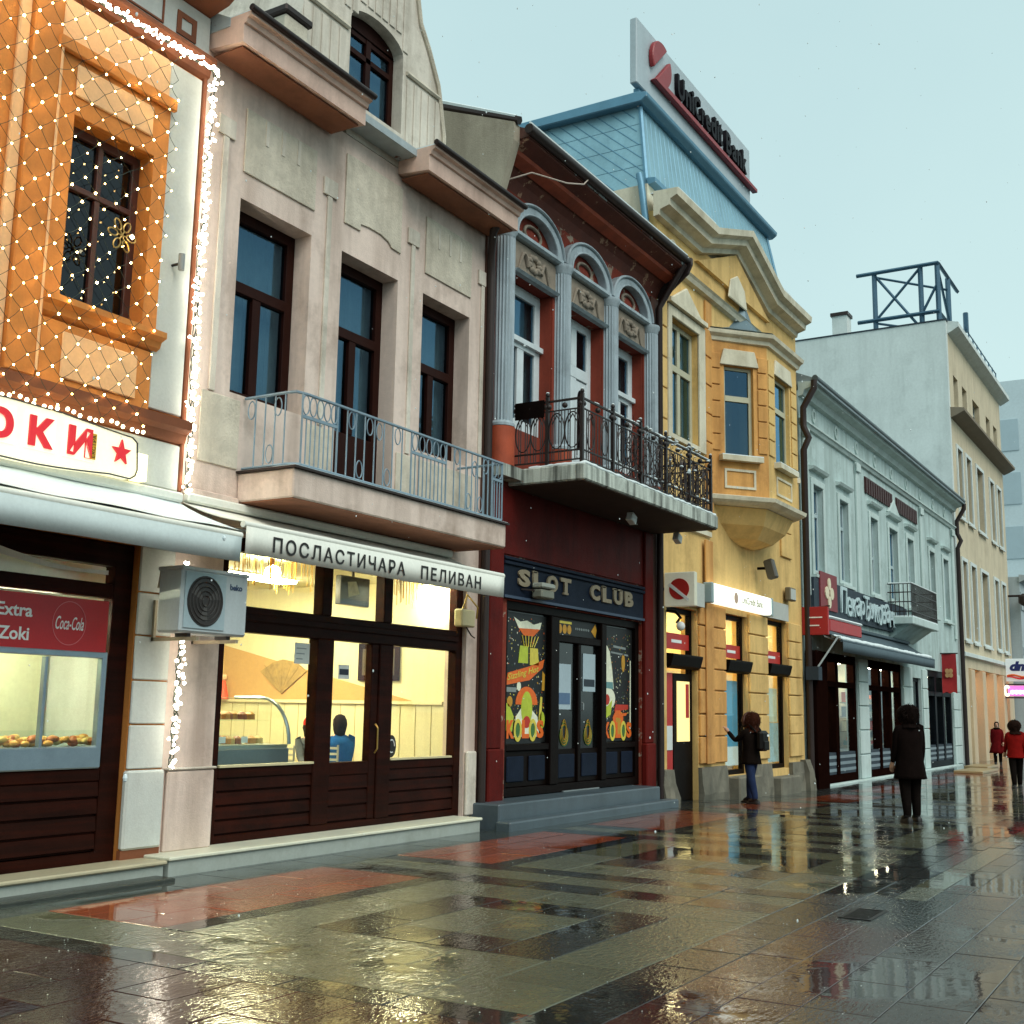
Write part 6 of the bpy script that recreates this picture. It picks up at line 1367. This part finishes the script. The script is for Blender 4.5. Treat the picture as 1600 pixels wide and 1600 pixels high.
mat('pale_pane', '#a9bcc4', .4, .05)  # panes slightly darker than the pale wall
for j in range(5): MB().box(77.95, 77.999, 1.0, 2.4, 4.5+3.4*j, 6.5+3.4*j).build('window', MATS['pale_pane'], b8); MB().box(77.95, 77.999, -1.2, -.2, 4.5+3.4*j, 6.5+3.4*j).build('window', MATS['pale_pane'], b8)
sl8 = thing('street_lamp', 'black street lamp head on the wall past the beige building', 'street lamp', (63.2, -1, 7.5)); MB().tube([(63.2, 0, 7.6), (63.2, -.9, 7.6)], .06, 6).build('arm', m_gutter, sl8); MB().lathe((63.2, -.75, 7.1), [(.1, 0), (.28, .15), (.28, .45), (.1, .6)], 8).build('lantern', m_gutter, sl8); MB().tube([(63.2, -.75, 7.1), (63.2, -.75, 6.3)], .05, 5).build('drop_rod', m_gutter, sl8)
for X, Y, w_, d_, lab in ((43.0, -1.6, 3.0, .9, 'nearer flat pale board lying on paving by the mint building'), (47.0, -1.1, 2.4, .8, 'farther flat pale board lying on paving by the mint building')):
    o = MB().box(X-w_/2, X+w_/2, Y-d_/2, Y+d_/2, -.2, -.12).build('flat_board', mat('wet_board', '#a08a62', .4, .15, 3), None, bevel=.01); tag(o, lab, 'board')
# ------------------------------------------------------------------ people
m_skin = mat('skin', '#b98b70', .6, .05); m_shoe = mat('dark_shoe', '#15100e', .5, .1)
def cloth(n, c_): return mat('cloth_'+n, c_, .9, .25, 9, .6, 60, spec=.04)
def skinned(verts, edges, M, root=0, sub=2):
    me = bpy.data.meshes.new('tmp'); me.from_pydata([v[0] for v in verts], edges, [])
    o = bpy.data.objects.new('tmp', me); C.objects.link(o)
    sk = o.modifiers.new('skin', 'SKIN'); sk.use_smooth_shade = True
    for i, v in enumerate(verts):
        r = v[1] if isinstance(v[1], tuple) else (v[1], v[1])
        me.skin_vertices[0].data[i].radius = r; me.skin_vertices[0].data[i].use_root = (i == root)
    ss = o.modifiers.new('sub', 'SUBSURF'); ss.levels = sub; ss.render_levels = sub
    dg = bpy.context.evaluated_depsgraph_get(); ev_ = o.evaluated_get(dg); nm = bpy.data.meshes.new_from_object(ev_)
    bpy.data.objects.remove(o); nm.transform(M); return nm
def person(label, X, Y, Z, face, h, top, legs, hair, arms=((0, 0), (0, 0)), stride=.12, coat=None, hood=None, seated=False, hat=None, scarf=None, group=None):
    """face = direction of view in degrees from +x; arms = (swing forward, bend) in radians for left and right"""
    s = h/1.76
    M = Matrix.Translation((X, Y, Z)) @ Matrix.Rotation(R(face), 4, 'Z') @ Matrix.Scale(s, 4)     # model looks along +x
    Ml = lambda p: M @ Vector(p)
    t = thing('person', label, 'person', (X, Y, Z), group)
    if seated: P0, hipz = (-.02, 0, .55), .55
    else: P0, hipz = (0, 0, .95), .95
    dz = hipz-.95
    V = [((0, 0, .97+dz), (.125, .165)), ((0, 0, 1.12+dz), (.115, .15)), ((.01, 0, 1.3+dz), (.125, .18)), ((0, 0, 1.44+dz), (.085, .11)), ((0, 0, 1.5+dz), .055), ((.012, 0, 1.57+dz), (.085, .07)), ((.015, 0, 1.66+dz), (.105, .082)), ((0, 0, 1.735+dz), (.07, .06))]
    E_ = [(i, i+1) for i in range(7)]
    hands = []
    for k, sg_ in enumerate((1, -1)):      # left is +y
        sw_, bd = arms[k]; sh_ = Vector((0, .19*sg_, 1.41+dz))
        d1 = Vector((math.sin(sw_), .1*sg_, -math.cos(sw_))).normalized(); el = sh_+d1*.29
        d2 = Vector((math.sin(sw_+bd), .02*sg_, -math.cos(sw_+bd))).normalized(); wr = el+d2*.25
        n = len(V); V += [(tuple(sh_), .075), (tuple(el), .056), (tuple(wr), .042)]; E_ += [(3, n), (n, n+1), (n+1, n+2)]; hands.append((wr, d2, sg_))
    for k, sg_ in enumerate((1, -1)):
        st = stride*(1 if k else -1)
        hp = (0, .095*sg_, .9+dz)
        if seated: kn, an, to = (.42, .11*sg_, .5), (.4, .11*sg_, .09), (.55, .12*sg_, .04)
        else: kn, an, to = (st*.55+.02, .1*sg_, .5), (st-.02, .1*sg_, .09), (st+.14, .12*sg_, .045)
        n = len(V); V += [(hp, .12), (kn, .088), (an, .066), (to, (.045, .04))]; E_ += [(0, n), (n, n+1), (n+1, n+2), (n+2, n+3)]
    nm = skinned(V, E_, Matrix.Identity(4))
    mats = [top, legs, m_shoe, m_skin]
    for m_ in mats: nm.materials.append(m_)
    for p in nm.polygons:
        c_ = p.center; z_ = c_.z-dz
        if seated: idx = 2 if c_.z < .1 else (1 if c_.z < .6 or (c_.x > .14 and c_.z < .68) else (3 if z_ > 1.49 else 0))
        else: idx = 2 if c_.z < .11 else (3 if z_ > 1.49 else (1 if (z_ < .95 and abs(c_.y) < .215 and c_.z < .95 and not any((c_-w_).length < .3 and abs(c_.y) > .2 for w_, _, _ in hands)) else 0))
        p.material_index = idx; p.use_smooth = True
    nm.transform(M); nm.transform(Matrix.Translation((-X, -Y, -Z))); nm.name = 'body'
    o = bpy.data.objects.new('body', nm); C.objects.link(o); o.parent = t
    for k, sg_ in enumerate((1, -1)):
        st = stride*(1 if k else -1)
        ax = .4 if seated else st-.02
        sh = MB(); sec = [(-.09, .03, .05), (-.075, .042, .085), (.0, .046, .095), (.08, .05, .07), (.15, .05, .055), (.19, .035, .04), (.2, .015, .025)]
        for dx, wy, zt_ in sec: sh.v += [(ax+dx, .105*sg_+wy*c1, z_) for c1, z_ in ((-1, .002), (1, .002), (1, zt_*.6), (.45, zt_), (-.45, zt_), (-1, zt_*.6))]
        for i in range(len(sec)-1):
            for j in range(6): jj = (j+1) % 6; sh.f.append((6*i+j, 6*i+jj, 6*i+6+jj, 6*i+6+j))
        sh.f.append((0, 1, 2, 3, 4, 5)); sh.f.append(tuple(6*(len(sec)-1)+j for j in (5, 4, 3, 2, 1, 0)))
        sh.xf(M).build('shoe', m_shoe, t, smooth=50)
    for wr, d2, sg_ in hands:
        hm = MB(); side = Vector((0, 1, 0)).cross(d2).normalized(); lat = d2.cross(side)
        hm.tube([wr-d2*.02, wr+d2*.03, wr+d2*.085], [.03, .042, .036], 8)
        for f_, (off, ln) in enumerate(((-.027, .062), (-.009, .072), (.009, .068), (.026, .055))):
            b_ = wr+d2*.08+lat*off; hm.tube([b_, b_+d2*ln*.5+side*.006, b_+d2*ln*.9+side*.022], [.0095, .009, .006], 6)
        b_ = wr+d2*.035-lat*.034; hm.tube([b_, b_-lat*.02+d2*.03, b_-lat*.022+d2*.062], [.012, .011, .007], 6)
        hm.xf(M).build('hand', m_skin, t, smooth=60)
    hz = 1.65+dz
    fc = MB(); fc.ball((.108, 0, hz-.015), .018, 6, 4, 1.2, .8, 1.4); fc.xf(M).build('nose', m_skin, t, smooth=60)
    for sg_ in (1, -1):
        MB().ball((.097, .034*sg_, hz+.02), .011, 6, 4).xf(M).build('eye', mat('eye_dark', '#1a1512', .3, .05), t); MB().ball((0, .083*sg_, hz), .022, 6, 4, .7, .4, 1.3).xf(M).build('ear', m_skin, t, smooth=60)
    MB().box(.092, .1, -.024, .024, hz-.065, hz-.055).xf(M).build('mouth', mat('lip', '#8d4b40', .6, .05), t)
    if hair:
        hb = MB(); rs = random.Random(int(X*7)); c0 = (-.025, 0, hz+.02)
        hb.lathe(c0, [(.02, .115), (.075, .095), (.108, .04), (.112, -.03), (.098, -.1), (.08, -.17), (.03, -.2)], 14, 1, .9)
        hb.v = [(v[0]+(rs.uniform(-.008, .008)), v[1]+rs.uniform(-.008, .008), v[2]) if v[0] < .04 else (min(v[0], .05), v[1], v[2]) for v in hb.v]
        hb.xf(M).build('hair', hair, t, smooth=70)
    if coat:
        cm_, hem, wide = coat; cb = MB(); n = 28
        prof = [(1.475+dz, .09, .1), (1.45+dz, .115, .17), (1.38+dz, .14, .225), (1.25+dz, .15, .225), (1.1+dz, .145, .2), (.95+dz, .165, .215)]
        zz = .95+dz
        while zz-.12 > hem: zz -= .12; q = (.95+dz-zz)/max(.1, .95+dz-hem); prof.append((zz, .165+wide*q, .215+wide*q))
        prof.append((hem, .17+wide, .22+wide))
        base = 0
        for z_, rx, ry_ in prof:
            q = max(0, min(1, (1.1+dz-z_)/.5))
            for a in range(n):
                an = 2*math.pi*a/n; f_ = 1+.05*q*math.sin(an*7+1)+.03*q*math.sin(an*11)
                cb.v.append((rx*f_*math.cos(an), ry_*f_*math.sin(an), z_))
        for i in range(len(prof)-1):
            for a in range(n): b_ = (a+1) % n; cb.f.append((i*n+a, i*n+b_, (i+1)*n+b_, (i+1)*n+a))
        oc = cb.xf(M).build('coat', cm_, t, smooth=60, fix=False); sd_ = oc.modifiers.new('thick', 'SOLIDIFY'); sd_.thickness = .012
    if hood:
        hm_, rr_ = hood; rs = random.Random(int(X*3)); hb = MB(); hb.lathe((-.03, 0, hz-.01), [(rr_*a, rr_*b_) for a, b_ in ((.3, .98), (.62, .9), (.9, .6), (1.02, .15), (1.0, -.3), (.86, -.7), (.78, -1.0), (.95, -1.25), (1.05, -1.42))], 22, .95, 1.03)
        hb.v = [(v[0]+rs.gauss(0, .011), v[1]+rs.gauss(0, .011), v[2]+rs.gauss(0, .008)) for v in hb.v]
        hb.v = [(min(v[0], .06), v[1], v[2]) for v in hb.v]
        hb.xf(M).build('hood', hm_, t, smooth=70)
        rim = MB(); pts = [(.06+.02*math.cos(2*a), rr_*.82*math.cos(a), hz-.02+rr_*.85*math.sin(a)) for a in [2*math.pi*i/20 for i in range(20)]]
        rim.tube(pts, [.04+.012*rs.random() for _ in pts], 7, True); rim.xf(M).build('fur_trim', hair or hm_, t, smooth=70)
    if hood:
        fu = MB(); rs = random.Random(int(X*5)+2)
        for _ in range(420):
            a, e = rs.uniform(0, 6.283), rs.uniform(-.9, 1.5); n_ = Vector((math.cos(a)*math.cos(e), math.sin(a)*math.cos(e), math.sin(e)))
            if n_.x > .45: continue
            p_ = Vector((-.03, 0, hz-.01))+n_*rr_*.93; dr = (n_+Vector((rs.gauss(0, .5), rs.gauss(0, .5), -.7+rs.gauss(0, .3)))).normalized(); sd_ = dr.orthogonal().normalized()*.006
            fu.face(p_-sd_, p_+sd_, p_+dr*rs.uniform(.03, .075))
        fu.xf(M).build('hair_strands', hair or hood[0], t, fix=False, kind='stuff')
    if hat:
        MB().lathe((-.01, 0, hz+.03), [(.115, 0), (.118, .03), (.11, .07), (.07, .12), (.02, .135)], 14, 1, .9).xf(M).build('knit_hat', hat, t, smooth=60)
    if scarf: MB().tube([(.1*math.cos(a), .105*math.sin(a), 1.49+dz+.01*math.sin(3*a)) for a in [2*math.pi*i/14 for i in range(14)]], .04, 7, True).xf(M).build('scarf', scarf, t, smooth=60)
    return t
drk = cloth('black_brown', '#130c0a'); hairD = mat('dark_hair', '#1b100c', .7, .3, 30, .4, 120, spec=.1)
person('person in long dark hooded coat standing alone on the wet paving', 19.33, -4.7, gz(19.33), 40, 1.76, drk, cloth('black_trouser', '#15100e'), hairD, ((.12, .25), (.05, .2)), .05, (drk, .66, .04), (drk, .142))
person('person with big dark hood, dark jacket and blue jeans facing the bank', 21.95, -1.2, gz(21.95), 78, 1.66, cloth('dark_jacket', '#16100d'), cloth('jeans', '#26324f'), mat('brown_hair', '#4a2413', .6, .3, 30, .4, 120), ((.9, 1.5), (.1, .35)), .13, (cloth('dark_jacket', '#1d1612'), .78, .02), (mat('hood_brown', '#33190f', .9, .3, 20, .6, 60, spec=.05), .165), scarf=cloth('rust_scarf', '#6d3a16'))
hb_ = thing('backpack', 'small black backpack worn by the person at the bank', 'bag', (21.88, -1.45, .95))
Mb = Matrix.Translation((21.95, -1.2, gz(21.95))) @ Matrix.Rotation(R(78), 4, 'Z')
MB().box(-.32, -.165, -.15, .13, .98, 1.36).xf(Mb).build('pouch', mat('bag_black', '#14110f', .4, .1, spec=.15), hb_, bevel=.05); MB().box(-.345, -.321, -.1, .08, 1.0, 1.17).xf(Mb).build('pocket', MATS['bag_black'], hb_, bevel=.02)
MB().box(-.327, -.3205, -.11, -.05, 1.25, 1.29).xf(Mb).build('badge', mwht, hb_)
for sg_ in (1, -1): MB().tube([(-.17, .1*sg_, 1.34), (-.05, .14*sg_, 1.475), (.1, .15*sg_, 1.42), (.16, .14*sg_, 1.25)], .018, 5).xf(Mb).build('strap', MATS['bag_black'], hb_, smooth=60)
redc = cloth('red_coat', '#7c1512')
person('person in red jacket with dark fur hood walking at the right edge', 33.9, -4.16, gz(34), 20, 1.72, redc, cloth('black_trouser', '#15100e'), mat('dark_fur', '#241712', .9, .4, 30, .8, 80, spec=.05), ((.3, .3), (-.25, .3)), .16, (redc, .8, .02), (mat('dark_fur', '#241712'), .15))
person('person in long dark red coat far off by the beige building', 50.3, -1.17, gz(50), 190, 1.64, cloth('wine_coat', '#5e1114'), cloth('black_trouser', '#15100e'), hairD, ((.2, .3), (-.15, .3)), .14, (cloth('wine_coat', '#5e1114'), .48, .1), None, scarf=cloth('black_brown', '#1c1310'))
person('guest in blue jacket seated inside the pastry shop', 13.05, 1.55, .16, 60, 1.7, cloth('blue_jacket', '#1d4f8a'), drk, hairD, ((.5, .8), (.5, .8)), seated=True, coat=(cloth('blue_jacket', '#1d4f8a'), .56, .06))
person('guest in red knit hat seated behind the blue jacket', 13.15, 2.15, .16, 250, 1.62, cloth('grey_jacket', '#4b4f54'), drk, hairD, ((.5, .8), (.5, .8)), seated=True, hat=cloth('red_hat', '#b3281c'))
for X, Y, lab in ((13.05, 1.55, 'stool under the guest in blue'), (13.15, 2.15, 'stool under the guest in red hat')):
    st_ = thing('stool', lab, 'stool', (X, Y, .16)); MB().lathe((X, Y, .56), [(.17, 0), (.18, .02), (.17, .04)], 14).build('seat', m_wood, st_)
    for k in range(4): a = k*1.57+.78; MB().tube([(X+.1*math.cos(a), Y+.1*math.sin(a), .56), (X+.16*math.cos(a), Y+.16*math.sin(a), .161)], .014, 5).build('leg', m_wood, st_)
# ------------------------------------------------------------------ falling sleet
sf_ = MB(); rs = random.Random(31)
for i in range(520):
    d = rs.uniform(2.2, 16); u_ = rs.uniform(-.46, .46); v_ = rs.uniform(-.46, .46)
    X = Vector((rs.uniform(1.5, 22), rs.uniform(-7.5, -1.0), rs.uniform(.3, 11)))
    r = rs.uniform(.003, .0065); sf_.ball(X, r, 5, 4, 1, 1, rs.uniform(1, 1.8))
sf_.build('sleet', mat('sleet_flake', '#dfe9ea', .4, .02), None, fix=False, kind='stuff', label='fine sleet falling through the street')
